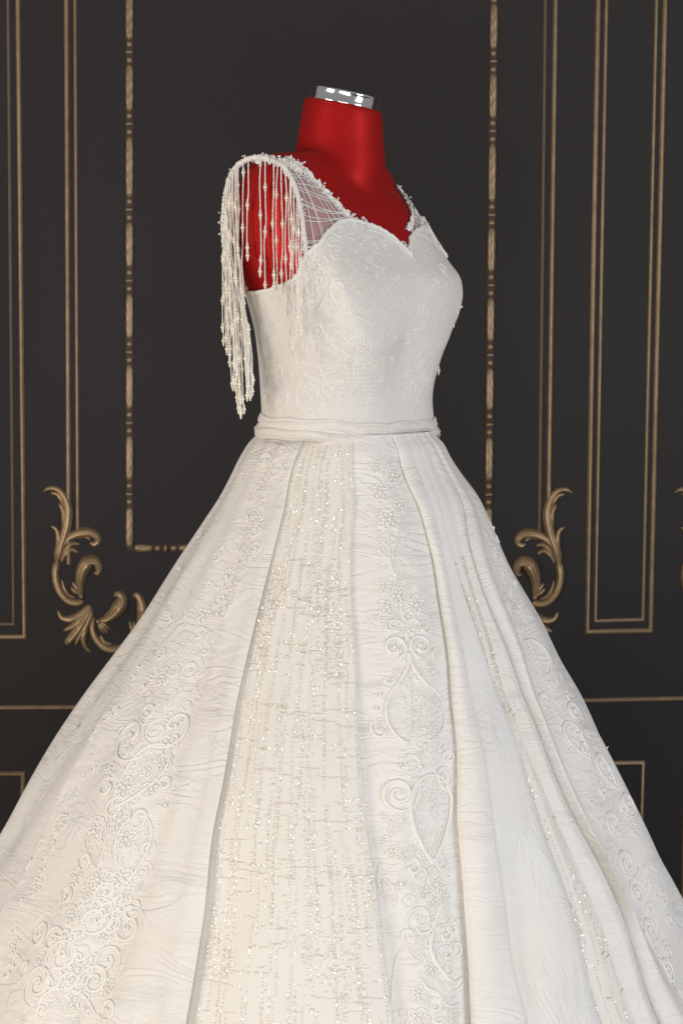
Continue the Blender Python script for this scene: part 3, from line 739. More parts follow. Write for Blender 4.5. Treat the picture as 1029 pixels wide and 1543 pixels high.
def m_tear():
    th = np.linspace(0, 2*pi, 50); o = lambda s: np.stack([s*.62*np.sin(th)*np.sin(th/2)**1.1*1.15, -s*np.cos(th)*-1.0], 1)*np.array([1, -1])
    A = o(1.0); Bq = o(.80); L = [(A, .075), (Bq, .035)]
    B = [(p[0], p[1]-.0, .045) for p in o(.66)[4:-4:2]]
    f, fb = m_flower(6); L += [(p*.24+np.array([0, .34]), r*.24) for p, r in f]; B += [(x*.24, y*.24+.34, r*.3) for x, y, r in fb]
    L.append((np.array([(0, -.45), (.06, -.2), (0, .0), (-.05, .1)]), .03))
    return L, B
def m_leaf():
    t = np.linspace(0, 1, 14); L = []
    for d in (1, -1): L.append((np.stack([d*.34*np.sin(pi*t)**.8, 2*t-1], 1), .08))
    L.append((np.stack([0*t, 1.7*t-1], 1), .05))
    for k in (.3, .5, .7):
        for d in (1, -1): L.append((np.array([(0, 2*k-1.1), (d*.12, 2*k-.95), (d*.2, 2*k-.85)]), .035))
    return L, []
def m_curl(d=1):
    t = np.linspace(0, 1, 26); th = d*(2*pi*.85*t); r = .9*(1-.75*t)
    return [(np.stack([r*np.sin(th), r*np.cos(th)-.2], 1), np.interp(t, [0, .6, 1], [.1, .2, .16])), (np.array([(0, .7), (-d*.5, .5), (-d*.8, .0)]), np.array([.16, .12, .05]))], [(0, -.15, .16)]
def m_bud():
    L = [(np.stack([.4*np.sin(t)*1.0, .5*np.cos(t)], 1), .1) for t in [np.linspace(0, 2*pi, 16)]]
    L.append((spline([(0, -.5), (.15, -.9), (-.1, -1.3)], 10), .07)); return L, [(0, 0, .28), (.3, -.75, .16), (-.25, -.8, .15)]
def m_lattice(w=1.0, h=1.0, n=9):
    L = []
    for q in np.linspace(-1, 1, n):
        e = (1-q*q)**.5
        if e > .2:
            t = np.linspace(-e, e, 9); L.append((np.stack([q*w+0*t, t*h], 1), .018)); L.append((np.stack([t*w, q*h+0*t], 1), .018))
    return L, []
MOT = {'scroll': ('lace_scroll', m_volute), 'lyre': ('lace_lyre', m_lyre), 'flower': ('lace_flower', m_flower), 'tear': ('lace_teardrop', m_tear), 'leaf': ('lace_leaf', m_leaf), 'curl': ('lace_curl', m_curl), 'bud': ('lace_bud', m_bud), 'lattice': ('lace_lattice', m_lattice)}
RMIN = .00085
def place(ev, a0, z0, R0, cb, kind, size, rot=0.0, mir=1, parent=None, kw={}, thick=1.0):
    nm, fn = MOT[kind]; L, B = fn(**kw); c, s = cos(rot), sin(rot); mb = MB()
    def tf(p): q = np.atleast_2d(np.asarray(p, float))[:, :2]*np.array([mir, 1])*size; return q[:, 0]*c-q[:, 1]*s, q[:, 0]*s+q[:, 1]*c
    for p, r in L:
        x, y = tf(p); rr = np.maximum(np.broadcast_to(r, (len(x),))*size*thick, RMIN if kind != 'lattice' else .0006)
        P, Nq = ev(a0+x/R0, z0+y*cb, rr*.25); mb.add(*tube(P, rr, 6, Nq, .85))
    if B:
        B = np.array(B); x, y = tf(B); rr = np.maximum(B[:, 2]*size*thick, .0011); P, Nq = ev(a0+x/R0, z0+y*cb, rr*.3); mb.add(*balls(P, rr))
    return mb.build(nm, M_CORD, parent)
def on_skirt(pn, px, py, kind, size, rot=0.0, mir=1, kw={}, thick=1.0):
    a, z = hit_skirt(px, py, .4); R = float(Rz(z)+.4*D_of(z)); sl = float(-(Rz(z+.02)-Rz(z-.02))/.04)
    return place(lambda q, w_, o: skirt_eval(pn, q, w_, o), a, z, R, 1/math.sqrt(1+sl*sl), kind, size, rot, mir, gown, kw, thick)
def on_bodice(px, py, kind, size, rot=0.0, mir=1, kw={}, thick=1.0):
    p = hit_body(px, py, OFFB, False); l, f, z = world_to_body(p); r = float(np.hypot(l, f))
    return place(bodice_eval, float(np.arctan2(l, f)), float(z), r, 1.0, kind, size, rot, mir, gown, kw, thick)
def cord_on(ev_px, pts, r, name='lace_cord', mat_=None, n=None, ends=True):
    """a raised cord through photograph points, laid on the surface they hit"""
    P2 = spline(pts, n or max(12, int(len(pts)*7))); Q = [ev_px(x, y) for x, y in P2]; P = np.array([q[0] for q in Q]); Nq = np.array([q[1] for q in Q])
    rr = np.full(len(P), r); 
    if ends: rr = rr*np.minimum(1, np.minimum(np.linspace(0, 8, len(P))+.4, np.linspace(8, 0, len(P))+.4))
    V, F = tube(P+Nq*r*.25, rr, 7, Nq, .9); return part(name, V, F, mat_ or M_CORD, gown)
def px_skirt(pn):
    def e(x, y): a, z = hit_skirt(x, y, .4); P, n = skirt_eval(pn, [a], [z], 0.0); return P[0], n[0]
    return e
def px_bodice(x, y):
    p = hit_body(x, y, OFFB, False); l, f, z = world_to_body(p); P, n = bodice_eval(np.array([np.arctan2(l, f)]), np.array([z]), 0.0); return P[0], n[0]

# --- front applique panel: the motifs one can tell apart, where they sit
AP = panel('applique_panel'); PX = px_skirt(AP); used = []
def ap(px, py, *a, **k): used.append((px, py)); return on_skirt(AP, px, py, *a, **k)
for x, y, s, n in ((566, 704, .011, 6), (592, 716, .015, 6), (572, 742, .014, 5), (601, 762, .013, 5), (586, 782, .017, 6), (605, 792, .011, 5), (577, 884, .012, 5), (600, 898, .015, 6), (627, 912, .015, 5), (583, 914, .014, 5), (604, 869, .008, 5)): ap(x, y, 'flower', s, random.uniform(0, 6), kw={'n': n})
for x, y, s, r in ((577, 826, .018, .45), (599, 826, .018, -.5), (590, 846, .012, .1), (572, 808, .012, .7), (614, 880, .013, -.5), (612, 812, .011, -.8), (563, 770, .012, .5)): ap(x, y, 'leaf', s, r)
cord_on(PX, [(570, 695), (578, 725), (590, 750), (584, 800), (588, 850), (598, 880), (606, 930), (612, 960), (615, 1000)], .0013)
ap(612, 958, 'lyre', .026, 0, thick=.8); ap(617, 995, 'lyre', .037, 0, thick=.85)
cord_on(PX, [(607, 1030), (592, 1040), (583, 1060), (584, 1085), (594, 1104), (612, 1119), (617, 1117)], .0023)
cord_on(PX, [(626, 1018), (648, 1034), (664, 1050), (673, 1072), (674, 1093), (664, 1108), (650, 1116), (636, 1114)], .0021)
cord_on(PX, [(616, 1020), (617, 1060), (617, 1112)], .0015)
ap(601, 1078, 'lattice', .020, kw={'w': .8, 'h': 1.5, 'n': 9}); ap(641, 1082, 'lattice', .024, kw={'w': .9, 'h': 1.4, 'n': 9})
for x, y, s in ((597, 1010, .009), (586, 1028, .010), (573, 1047, .009), (568, 1069, .009), (572, 1094, .010), (648, 1006, .010), (661, 1018, .009), (606, 1052, .009), (634, 1050, .009), (655, 1056, .010)): ap(x, y, 'bud' if s < .0095 else 'flower', s, random.uniform(0, 6))
cord_on(PX, [(561, 1086), (560, 1100), (567, 1110), (577, 1111), (584, 1102)], .0021)
for x, y, m in ((588, 1022, 1), (650, 1012, -1), (640, 944, 1), (590, 943, -1), (660, 985, -1)): ap(x, y, 'curl', .012, random.uniform(-1, 1), m)
ap(601, 1196, 'scroll', .021, 2.2, 1, kw={'turns': 1.5, 'tail': .35}); ap(672, 1172, 'scroll', .014, -1.2, -1)
ap(597, 1242, 'leaf', .018, -.45); ap(583, 1236, 'leaf', .012, .6); ap(612, 1238, 'leaf', .011, -1.0)
ap(653, 1236, 'tear', .062, -.13, thick=.62)
cord_on(PX, [(656, 1160), (668, 1185), (685, 1200), (690, 1212)], .0022)
cord_on(PX, [(631, 1175), (622, 1200), (620, 1235), (628, 1262), (642, 1285), (662, 1306), (668, 1322)], .0021)
for x, y, s in ((578, 1270, .011), (590, 1282, .012), (605, 1288, .010), (660, 1335, .015), (643, 1345, .013), (672, 1352, .013), (655, 1362, .012)): ap(x, y, 'flower', s, random.uniform(0, 6))
ap(620, 1305, 'curl', .016, .4, 1); ap(632, 1318, 'curl', .013, 2.2, -1)
cord_on(PX, [(574, 1300), (570, 1330), (578, 1352), (590, 1362)], .0014); ap(588, 1345, 'leaf', .018, .3)
ap(634, 1386, 'scroll', .016, .8, 1, kw={'turns': 1.2, 'tail': .2})
cord_on(PX, [(627, 1398), (634, 1407), (648, 1406), (656, 1396), (664, 1372), (672, 1362)], .0023)
cord_on(PX, [(656, 1402), (650, 1425), (656, 1448), (668, 1466), (680, 1480), (694, 1486), (706, 1478)], .0027)
for x, y, s, r, m in ((672, 1408, .016, .3, 1), (690, 1400, .015, -.5, -1), (672, 1440, .015, 1.2, 1), (692, 1436, .014, 2.2, -1), (684, 1418, .012, 3.0, 1), (680, 1462, .012, .6, -1)): ap(x, y, 'curl', s, r, m)
cord_on(PX, [(632, 1472), (644, 1490), (658, 1496), (668, 1512), (684, 1520), (700, 1518)], .0022)
cord_on(PX, [(672, 1482), (684, 1496), (700, 1496), (708, 1488)], .0019)
ap(652, 1515, 'curl', .014, .8, 1); ap(664, 1532, 'curl', .014, -.5, -1); ap(690, 1534, 'flower', .013); ap(650, 1462, 'flower', .012); ap(628, 1440, 'leaf', .016, .8)
cord_on(PX, [(612, 1420), (598, 1450), (592, 1490), (590, 1530)], .0013)
# small fillers between them
def fill(fn, line, hw, n, lo, hi, seen, gap=13):
    line = np.array(line, float); y0, y1 = line[0, 1], line[-1, 1]; k = 0; tries = 0
    while k < n and tries < n*30:
        tries += 1; y = y0+(y1-y0)*random.random()**.8; x = np.interp(y, line[:, 1], line[:, 0])+random.gauss(0, .46)*np.interp(y, line[:, 1], hw)
        if any((x-a)**2+(y-b)**2 < (gap*np.interp(y, [700, 1543], [.8, 1.35]))**2 for a, b in seen): continue
        seen.append((x, y)); s = random.uniform(lo, hi)*np.interp(y, [650, 1500], [.75, 1.15]); kd = random.choice(['flower', 'curl', 'curl', 'leaf', 'bud', 'flower', 'scroll'])
        fn(x, y, kd, s, random.uniform(0, 6.28), random.choice((1, -1))); k += 1
fill(lambda *a: on_skirt(AP, *a), [(585, 700), (592, 850), (618, 960), (622, 1080), (640, 1250), (655, 1400), (662, 1540)], [18, 26, 34, 40, 42, 44, 40], 46, .008, .013, used, 15)
fill(lambda *a: on_skirt(AP, *a, thick=.8), [(585, 690), (592, 850), (618, 960), (622, 1080), (640, 1250), (655, 1400), (662, 1540)], [20, 28, 38, 44, 46, 48, 44], 70, .0045, .007, used, 9)
# --- left lace panel
LP = panel('lace_panel', 0); PXL = px_skirt(LP); seenL = []
def lp(px, py, *a, **k): k.setdefault('thick', .8); seenL.append((px, py)); return on_skirt(LP, px, py, *a, **k)
lp(418, 706, 'scroll', .016, 1.0, -1, kw={'turns': 1.3, 'tail': .5}); lp(386, 778, 'flower', .016); lp(370, 800, 'flower', .013); lp(398, 792, 'leaf', .014, .9)
lp(272, 990, 'lattice', .05, -.3, kw={'w': .7, 'h': 1.1, 'n': 11}); lp(203, 1108, 'scroll', .030, 2.6, 1, kw={'turns': .8, 'tail': .4}); lp(258, 1095, 'scroll', .026, -2.4, -1, kw={'turns': .8, 'tail': .6})
lp(208, 1172, 'tear', .052, -.35, thick=.6); lp(148, 1270, 'tear', .04, .6, thick=.6); lp(196, 1282, 'tear', .048, .12, thick=.6)
for x, y, s in ((182, 1235, .018), (140, 1338, .016), (165, 1370, .02), (180, 1350, .018), (105, 1420, .02), (118, 1460, .022), (112, 1505, .020)): lp(x, y, 'flower', s, random.uniform(0, 6), kw={'n': 6})
for x, y, s, m in ((145, 1385, .024, 1), (188, 1400, .022, -1), (100, 1440, .024, 1), (155, 1450, .02, -1), (65, 1480, .024, 1), (60, 1405, .02, -1)): lp(x, y, 'scroll', s, random.uniform(0, 6), m)
cord_on(PXL, [(60, 1530), (72, 1498), (95, 1490), (120, 1500), (140, 1530)], .0022); lp(98, 1525, 'lattice', .03, kw={'n': 9})
fill(lambda *a: on_skirt(LP, *a), [(412, 680), (375, 800), (300, 950), (235, 1080), (185, 1240), (135, 1400), (95, 1540)], [16, 26, 36, 44, 52, 60, 66], 95, .010, .018, seenL, 15)
fill(lambda *a: on_skirt(LP, *a), [(300, 860), (190, 1040), (95, 1210), (20, 1380), (5, 1500)], [10, 13, 17, 22, 22], 30, .008, .014, seenL, 14)
fill(lambda *a: on_skirt(LP, *a, thick=.8), [(412, 680), (375, 800), (300, 950), (235, 1080), (185, 1240), (135, 1400), (95, 1540)], [16, 26, 36, 44, 52, 60, 66], 110, .005, .008, seenL, 10)
# --- right lace panel
RP = panel('lace_panel', 1); PXR = px_skirt(RP); seenR = []
def rp(px, py, *a, **k): seenR.append((px, py)); return on_skirt(RP, px, py, *a, **k)
cord_on(PXR, [(786, 968), (798, 964), (812, 975), (822, 995), (824, 1012), (816, 1024)], .0022)
rp(803, 1000, 'lattice', .022, .3, kw={'n': 7})
for x, y, s, m in ((822, 1058, .016, 1), (858, 1072, .018, -1), (860, 1098, .015, 1), (878, 1128, .016, -1), (900, 1150, .018, 1), (905, 1188, .015, -1), (935, 1210, .018, -1), (925, 1240, .017, 1), (948, 1300, .019, 1), (965, 1345, .018, -1), (985, 1400, .018, 1), (1008, 1460, .018, -1)): rp(x, y, 'scroll' if s > .016 else 'curl', s, random.uniform(0, 6), m)
rp(868, 1118, 'tear', .034, .35); rp(908, 1165, 'tear', .03, .3)
fill(lambda *a: on_skirt(RP, *a), [(735, 790), (790, 950), (850, 1075), (900, 1180), (950, 1310), (1000, 1440), (1020, 1500)], [8, 14, 22, 26, 30, 30, 20], 60, .007, .013, seenR, 13)

# ------------------------------------------------------------------ bodice embroidery
cord_on(px_bodice, [(505, 455), (499, 441), (502, 428), (512, 425), (518, 434), (513, 444), (507, 441)], .0016)
cord_on(px_bodice, [(500, 436), (506, 456), (524, 470), (548, 482), (572, 489), (592, 484), (604, 474)], .0014)
cord_on(px_bodice, [(462, 462), (476, 470), (486, 456), (492, 440)], .0013)
on_bodice(461, 592, 'tear', .030, 3.1, kw={}, thick=.6); cord_on(px_bodice, [(478, 560), (489, 572), (487, 590), (496, 600), (494, 614)], .0015); cord_on(px_bodice, [(468, 556), (478, 552), (486, 562), (494, 580), (503, 596), (502, 615)], .0013)
for x, y in ((506, 513), (524, 527), (543, 538)): on_bodice(x, y, 'flower', .0085, .3, thick=.7)
cord_on(px_bodice, [(496, 506), (506, 500), (520, 512), (534, 520), (552, 530), (560, 544), (548, 550), (532, 540), (516, 530), (500, 520), (496, 506)], .0011)
on_bodice(556, 575, 'lattice', .034, 0, kw={'w': 1.0, 'h': 1.1, 'n': 13}); on_bodice(556, 506, 'lattice', .026, 0, kw={'w': 1.3, 'h': .6, 'n': 11})
for x, y, s, r, m in ((484, 395, .011, .3, 1), (470, 398, .012, 2, -1), (512, 350, .010, 1, 1), (530, 350, .010, 2.4, -1), (500, 362, .011, 0, 1), (555, 352, .009, 1.3, 1), (580, 362, .009, .6, -1), (486, 425, .012, 4, 1), (470, 440, .012, 3, -1), (478, 500, .012, 1.5, 1), (466, 520, .012, .5, -1), (486, 535, .011, 2.5, 1), (615, 505, .010, .4, -1), (625, 585, .013, 3.4, 1), (610, 600, .010, 1.5, -1), (640, 570, .010, 2.2, 1), (655, 430, .012, .6, 1), (640, 470, .011, 2.6, -1), (668, 405, .009, 1.2, 1), (632, 540, .010, 3.8, -1), (450, 470, .012, .4, 1), (440, 520, .012, 2.0, -1), (420, 560, .012, 1.0, 1), (425, 600, .011, 4.0, -1), (405, 500, .011, 3.0, 1)):
    on_bodice(x, y, random.choice(['scroll', 'curl', 'curl']), s, r, m, thick=.85)
seenB = [(556, 575), (556, 506), (461, 592), (550, 430)]
def ob(x, y, kd, s, r, m): on_bodice(x, y, kd, s, r, m, thick=.95)
fill(ob, [(500, 375), (478, 430), (470, 520), (475, 605)], [26, 28, 34, 34], 34, .008, .012, seenB, 12)
fill(ob, [(420, 470), (415, 540), (415, 605)], [20, 22, 24], 16, .007, .011, seenB, 14)
ob2 = lambda x, y, kd, s, r, m: on_bodice(x, y, kd, s, r, m, thick=.85)
fill(ob2, [(560, 365), (540, 430), (520, 520), (520, 612)], [60, 75, 70, 72], 90, .006, .010, seenB, 13)
fill(ob, [(640, 400), (630, 460), (620, 540), (615, 608)], [20, 22, 18, 20], 22, .007, .011, seenB, 12)
cord_on(px_bodice, [(612, 384), (604, 372), (590, 361), (572, 351), (556, 346)], .0012)
# curls that stand up along the neckline edge
for x, y, s, r in ((549, 334, .007, .2), (466, 380, .011, .8), (497, 349, .007, 1.2), (476, 374, .008, 2.0), (535, 336, .006, 4.0)): on_bodice(x, y, 'curl', s, r, 1)

# ------------------------------------------------------------------ sequins
def sequins(name, P, Nq, size, spread, mat_):
    n = len(P); T = np.cross(Nq, RNG.normal(size=(n, 3))); Nt = Nq+RNG.normal(size=(n, 3))*spread; Nt /= np.linalg.norm(Nt, axis=1)[:, None]
    T = T-Nt*np.sum(T*Nt, 1)[:, None]; T /= np.linalg.norm(T, axis=1)[:, None]+1e-12; B = np.cross(Nt, T)
    s = size*RNG.uniform(.75, 1.2, n)[:, None]; Q = P+Nq*.0012
    V = np.stack([Q+T*s, Q+B*s, Q-T*s, Q-B*s], 1).reshape(-1, 3)
    o = part(name, V, np.arange(n*4).reshape(-1, 4), mat_, gown, smooth=False); o['kind'] = 'stuff'; return o
def eval_frac(pn, ea, eb, s, z, off=0.0):
    A0 = np.interp(-z, -zr, ea); B0 = np.interp(-z, -zr, eb); return skirt_eval(pn, A0+(B0-A0)*s, z, off)
def sequin_field(pn, ea, eb, nlines, zlo, zhi, nh, cloud, tag_):
    S = []; Z = []
    lines = np.sort(np.concatenate([c+RNG.normal(size=max(2, nlines//9))*.026 for c in np.linspace(.05, .97, 9)]))
    for i, s0 in enumerate(lines):
        z = np.arange(zlo, zhi, .0027); on = vnoise(z*17+i*5.1, i) > .50-.10*np.clip((zhi-z)/(zhi-zlo), 0, 1); z = z[on]
        S.append(s0+.0016*np.sin(z*60+i)+RNG.normal(size=len(z))*.0012); Z.append(z+RNG.normal(size=len(z))*.0006)
    for j in range(nh):
        z0 = zlo+(zhi-.16-zlo)*(j+RNG.uniform(-.35, .35))/nh
        for q in range(RNG.integers(1, 3)):
            s = np.arange(0.0, 1.0, .0115); on = vnoise(s*8+j*3.3+q, j+50) > .45; s = s[on]
            S.append(s+RNG.normal(size=len(s))*.002); Z.append(z0+q*.008+.006*np.sin(s*3+j)+RNG.normal(size=len(s))*.0007)
    zc = zlo+(zhi-zlo)*RNG.random(cloud); sc_ = RNG.random(cloud); d = vnoise(zc*11+2, 5)*vnoise(sc_*6+1, 9) > .30; S.append(sc_[d]); Z.append(zc[d])
    S = np.concatenate(S); Z = np.concatenate(Z); k = (S > .0) & (S < 1.03); S, Z = S[k], Z[k]
    P, Nq = eval_frac(pn, ea, eb, S, Z)
    m = RNG.random(len(P)) < .78
    sequins('sequin_threads', P[m], Nq[m], .00082, .30, M_SEQ); sequins('sequin_threads', P[~m], Nq[~m], .00100, .28, M_SEQW)
    return P, Nq
sequin_field(panel('sequin_panel'), E1, E2, 110, .20, zY(662), 70, 9000, 'front')
sequin_field(panel('sequin_strip'), E5, E5B, 22, .15, zY(820), 9, 2600, 'strip')
# bright crystals, sewn here and there
def crystals(pts, r=.0016):
    mb = MB()
    for pn, x, y in pts:
        a, z = hit_skirt(x, y, .4); P, n = skirt_eval(pn, [a], [z], .001); s = r*random.uniform(.7, 1.25)
        V, F = _ball(3, 6); mb.add(P[0]+V*s*np.array([1, 1, .9]), F)
    o = mb.build('crystal', M_SEQW, gown, smooth=False); o['kind'] = 'stuff'
SQ = panel('sequin_panel'); SS = panel('sequin_strip')
cr = [(SQ, 506, 686), (SQ, 473, 704), (SQ, 505, 725), (SQ, 478, 746), (SQ, 439, 762), (SQ, 447, 770), (SQ, 442, 771), (SQ, 470, 782), (SQ, 456, 799), (SQ, 513, 826), (SQ, 431, 851), (SQ, 535, 871), (SQ, 437, 900), (SQ, 395, 917), (SQ, 387, 991), (SQ, 406, 1011), (SQ, 520, 1308), (SQ, 395, 1220), (SQ, 373, 1245), (SQ, 515, 1380), (SQ, 462, 1428), (SQ, 513, 1459), (SQ, 387, 1465), (SS, 774, 1096), (SS, 809, 1175), (SS, 809, 1200), (SS, 832, 1267), (SS, 877, 1331), (AP, 595, 866), (AP, 611, 1152), (AP, 632, 1155), (AP, 653, 1170), (AP, 666, 1138), (AP, 683, 1325), (AP, 655, 1354), (AP, 607, 1155)]
cr += [(SQ, random.uniform(380, 530), random.uniform(860, 1530)) for _ in range(120)]; cr += [(AP, random.uniform(600, 670), random.uniform(1130, 1180)) for _ in range(14)]
cr += [(LP, x+random.uniform(-14, 14), y+random.uniform(-14, 14)) for x, y in ((205, 1075), (255, 1085), (250, 1092), (150, 1255), (190, 1340), (215, 1090)) for _ in range(4)]
crystals(cr)

# ------------------------------------------------------------------ sheer shoulder panels, lace straps, rope edging
CA = [(404, 239), (425, 249), (440, 270), (450, 300), (456, 335), (461, 382)]; CB = [(432, 236), (455, 250), (480, 276), (506, 303), (530, 326), (556, 342)]
nA, nB = 26, 16; A2 = spline(CA, nA); B2 = spline(CB, nA)
GP = np.array([[hit_body(*(A2[i]+(B2[i]-A2[i])*j/(nB-1)), .0025, False) for j in range(nB)] for i in range(nA)])
def mirror_body(P):
    l, f, z = world_to_body(P); return body_to_world(-l, f, z-.0)
def far_fix(P, off):
    """sets mirrored points onto the other shoulder, which hangs lower"""
    l, f, z = world_to_body(np.asarray(P)); sh = l.shape; l, f, z = l.ravel(), f.ravel(), z.ravel()
    a = np.arctan2(-l, f-.0); zc = np.minimum(z, zY(270)-.55*np.maximum(np.abs(l)-.055, 0)); r = radial(a+2*AL0*0, zc, off)
    return body_to_world(r*np.sin(a), r*np.cos(a), zc).reshape(sh+(3,))
part('sheer_panel', GP.reshape(-1, 3), grid_faces(nA, nB), M_NET, gown)
GF = far_fix(GP, .0025); part('sheer_panel', GF.reshape(-1, 3), grid_faces(nA, nB), M_NET, gown)
def net_threads(Gd):
    mb = MB(); g = lambda u, v: Gd[np.clip((u*(nA-1)).round().astype(int), 0, nA-1), np.clip((v*(nB-1)).round().astype(int), 0, nB-1)]
    def gi(u, v):
        x = np.clip(u, 0, .9999)*(nA-1); y = np.clip(v, 0, .9999)*(nB-1); i = x.astype(int); j = y.astype(int); s = (x-i)[:, None]; t = (y-j)[:, None]
        return (Gd[i, j]*(1-s)+Gd[i+1, j]*s)*(1-t)+(Gd[i, j+1]*(1-s)+Gd[i+1, j+1]*s)*t
    rs = np.random.default_rng(3)
    for u0 in (.1, .18, .24, .33, .36, .47, .49, .52, .63, .66, .68, .76, .80, .9):
        t = np.linspace(0, 1, 12); P = gi(u0+rs.uniform(-.1, .1)+rs.uniform(.05, .18)*t+.03*np.sin(t*3+u0*9), t); P = P+(P-np.array([AX, .02, P[0, 2]]))*np.array([1, 1, 0])*.016; mb.add(*tube(P, .00055, 5))
    for v0 in (.12, .2, .38, .44, .6, .68, .84, .9):
        t = np.linspace(.04, 1, 18); P = gi(t, v0+rs.uniform(-.05, .05)-.12*t+.06); P = P+(P-np.array([AX, .02, 0]))*np.array([1, 1, 0])*.016; mb.add(*tube(P, .00055, 5))
    return mb.build('net_embroidery', M_CORD, gown)
net_threads(GP); net_threads(GF)
def lace_strip(C, Nq, wd, seed, name):
    """ruffled lace band along a curve; frayed scalloped rims"""
    n = len(C); T = np.gradient(C, axis=0); T /= np.linalg.norm(T, axis=1)[:, None]; S = np.cross(T, Nq); m = 9; v = np.linspace(-1, 1, m); i = np.arange(n)[:, None]
    wv = wd*(1+.30*np.sin(i*.9+seed)*(np.abs(v)**3)[None]+.35*(vnoise(i*.8+seed+np.sign(v)[None]*20, seed)-.4)*np.abs(v)[None]**2)
    hh = .0012+.0018*(1-v**2)[None]+.0016*(vnoise(i*.9+v[None]*3, seed+3)-.5)
    V = C[:, None]+S[:, None]*(v[None]*wv)[..., None]+Nq[:, None]*hh[..., None]
    return part(name, V.reshape(-1, 3), grid_faces(n, m), M_CORD, gown)
def surf_normals(C): q = np.stack([C[:, 0]-AX, C[:, 1], 0*C[:, 0]], 1); q /= np.linalg.norm(q, axis=1)[:, None]; q[:, 2] = .45; return q/np.linalg.norm(q, axis=1)[:, None]
SB = spline(CB, 60); CBP = np.array([hit_body(x-2, y+1, .0025, False) for x, y in SB[2:]]); lace_strip(CBP, surf_normals(CBP), .0058, 1, 'lace_strap')
CBF = far_fix(CBP, .0035); lace_strip(CBF, surf_normals(CBF), .0062, 4, 'lace_strap')
FARS = [(601, 283), (607, 289), (614, 298), (621, 309), (628, 321), (634, 333), (641, 345), (650, 356)]
CF = np.array([hit_body(x-2, y, .003, False) for x, y in spline(FARS, 30)]); lace_strip(CF, surf_normals(CF), .0048, 8, 'lace_strap')
def frill(C, r, n, seed, name='lace_frill'):
    """tiny loops and picots worked along an edge"""
    mb = MB(); rs = np.random.default_rng(seed)
    for k in range(n):
        p = C[rs.integers(0, len(C))]+rs.normal(size=3)*r*.9; t = np.linspace(0, rs.uniform(.5, 1.2)*pi, 7); u = rs.normal(size=3); u /= np.linalg.norm(u); q = np.cross(u, rs.normal(size=3)); q /= np.linalg.norm(q)
        s = r*rs.uniform(.35, .8)
        if k % 3: mb.add(*balls([p*1.0], rs.uniform(.0009, .0019)))
        else: mb.add(*tube(p+s*np.cos(t)[:, None]*u+s*np.sin(t)[:, None]*q, .0010, 5))
    o = mb.build(name, M_CORD, gown); o['kind'] = 'stuff'; return o
frill(CBP+surf_normals(CBP)*.002, .0034, 150, 2); frill(CF+surf_normals(CF)*.001, .002, 26, 5)
# rope round the arm opening: front on the torso, back hanging just off the shoulder
LOOPB = [(404, 238.5), (385, 236.5), (366, 243), (352, 257), (344, 278), (339, 305), (337, 340), (339, 372)]
ropeA = np.array([hit_body(x, y, .0045, False) for x, y in spline(CA, 40)]); ropeB = np.array([hit_socket(x, y, .010) for x, y in spline(LOOPB, 40)])
d0 = ropeA[0]-ropeB[0]; ropeB += d0*np.linspace(1, 0, 40)[:, None]**2
def rope(P, name, r=.0036):
    n = len(P)*3; Q = spline(P[::3], n); mb = MB(); k = np.arange(n); T = np.gradient(Q, axis=0); T /= np.linalg.norm(T, axis=1)[:, None]
    U = np.cross(T, [.3, .1, .9]); U /= np.linalg.norm(U, axis=1)[:, None]; Bq = np.cross(T, U)
    for q in (0, 2*pi/3, 4*pi/3):
        a = k*.55+q; mb.add(*tube(Q+r*.5*(np.cos(a)[:, None]*U+np.sin(a)[:, None]*Bq), r*.62*(.9+.2*vnoise(k*.4, int(q*9))), 6))
    return mb.build(name, M_CORD, gown)
rope(ropeA, 'armhole_rope'); rope(ropeB, 'armhole_rope', .0042)
frill(ropeB, .0026, 190, 11); frill(ropeA, .0025, 70, 12)
RF = far_fix(ropeA, .006); rope(RF, 'armhole_rope')
# cap of lace between rope and strap at the shoulder top
capC = np.array([hit_body(x, y, .004, False) for x, y in spline([(384, 240), (404, 240), (422, 243), (440, 250), (456, 262)], 30)]); lace_strip(capC, surf_normals(capC), .006, 6, 'lace_cap'); frill(capC, .0035, 90, 14)

# ------------------------------------------------------------------ beaded fringe
def cluster_mesh():
    V, F = balls([(0, 0, .0072), (0, 0, .0042), (0, 0, 0), (0, 0, -.0042), (0, 0, -.0072)], [.0013, .0020, .0030, .0020, .0013], True); return make_mesh('pearl_cluster', V, F, M_PEARL)
CLM = cluster_mesh()
def strand(pts, clusters, off, sgn=-1, bead_from=0.0, seed=0):
    n = max(8, int((pts[-1][1]-pts[0][1])/6)); P2 = spline(pts, n) if len(pts) > 2 else np.stack([np.linspace(pts[0][0], pts[1][0], n), np.linspace(pts[0][1], pts[1][1], n)], 1)
    P2[:, 0] += (vnoise(P2[:, 1]/34+seed*7.3, seed)-.5)*1.6
    P = np.array([hit_socket(x, y, off, sgn) for x, y in P2]); L = np.concatenate([[0], np.cumsum(np.linalg.norm(np.diff(P, axis=0), axis=1))])
    mb = MB(); mb.add(*tube(P, .0007, 5))
    s = np.arange(.002, L[-1], .0030); rs = np.random.default_rng(seed); C = np.stack([np.interp(s, L, P[:, k]) for k in range(3)], 1)
    mb.add(*balls(C, np.where(s/L[-1] > bead_from, rs.uniform(.0010, .0015, len(s)), .0009)))
    o = mb.build('fringe_strand', M_SEED, gown)
    for y in list(clusters)+[pts[-1][1]-2]:
        k = float(np.interp(y, P2[:, 1], np.arange(n))); i = int(min(k, n-2)); p = P[i]+(P[i+1]-P[i])*(k-i)
        c = bpy.data.objects.new('pearl_cluster', CLM); link(c, o); c.location = p; c.scale = (1, 1, random.uniform(.85, 1.1))
    return o
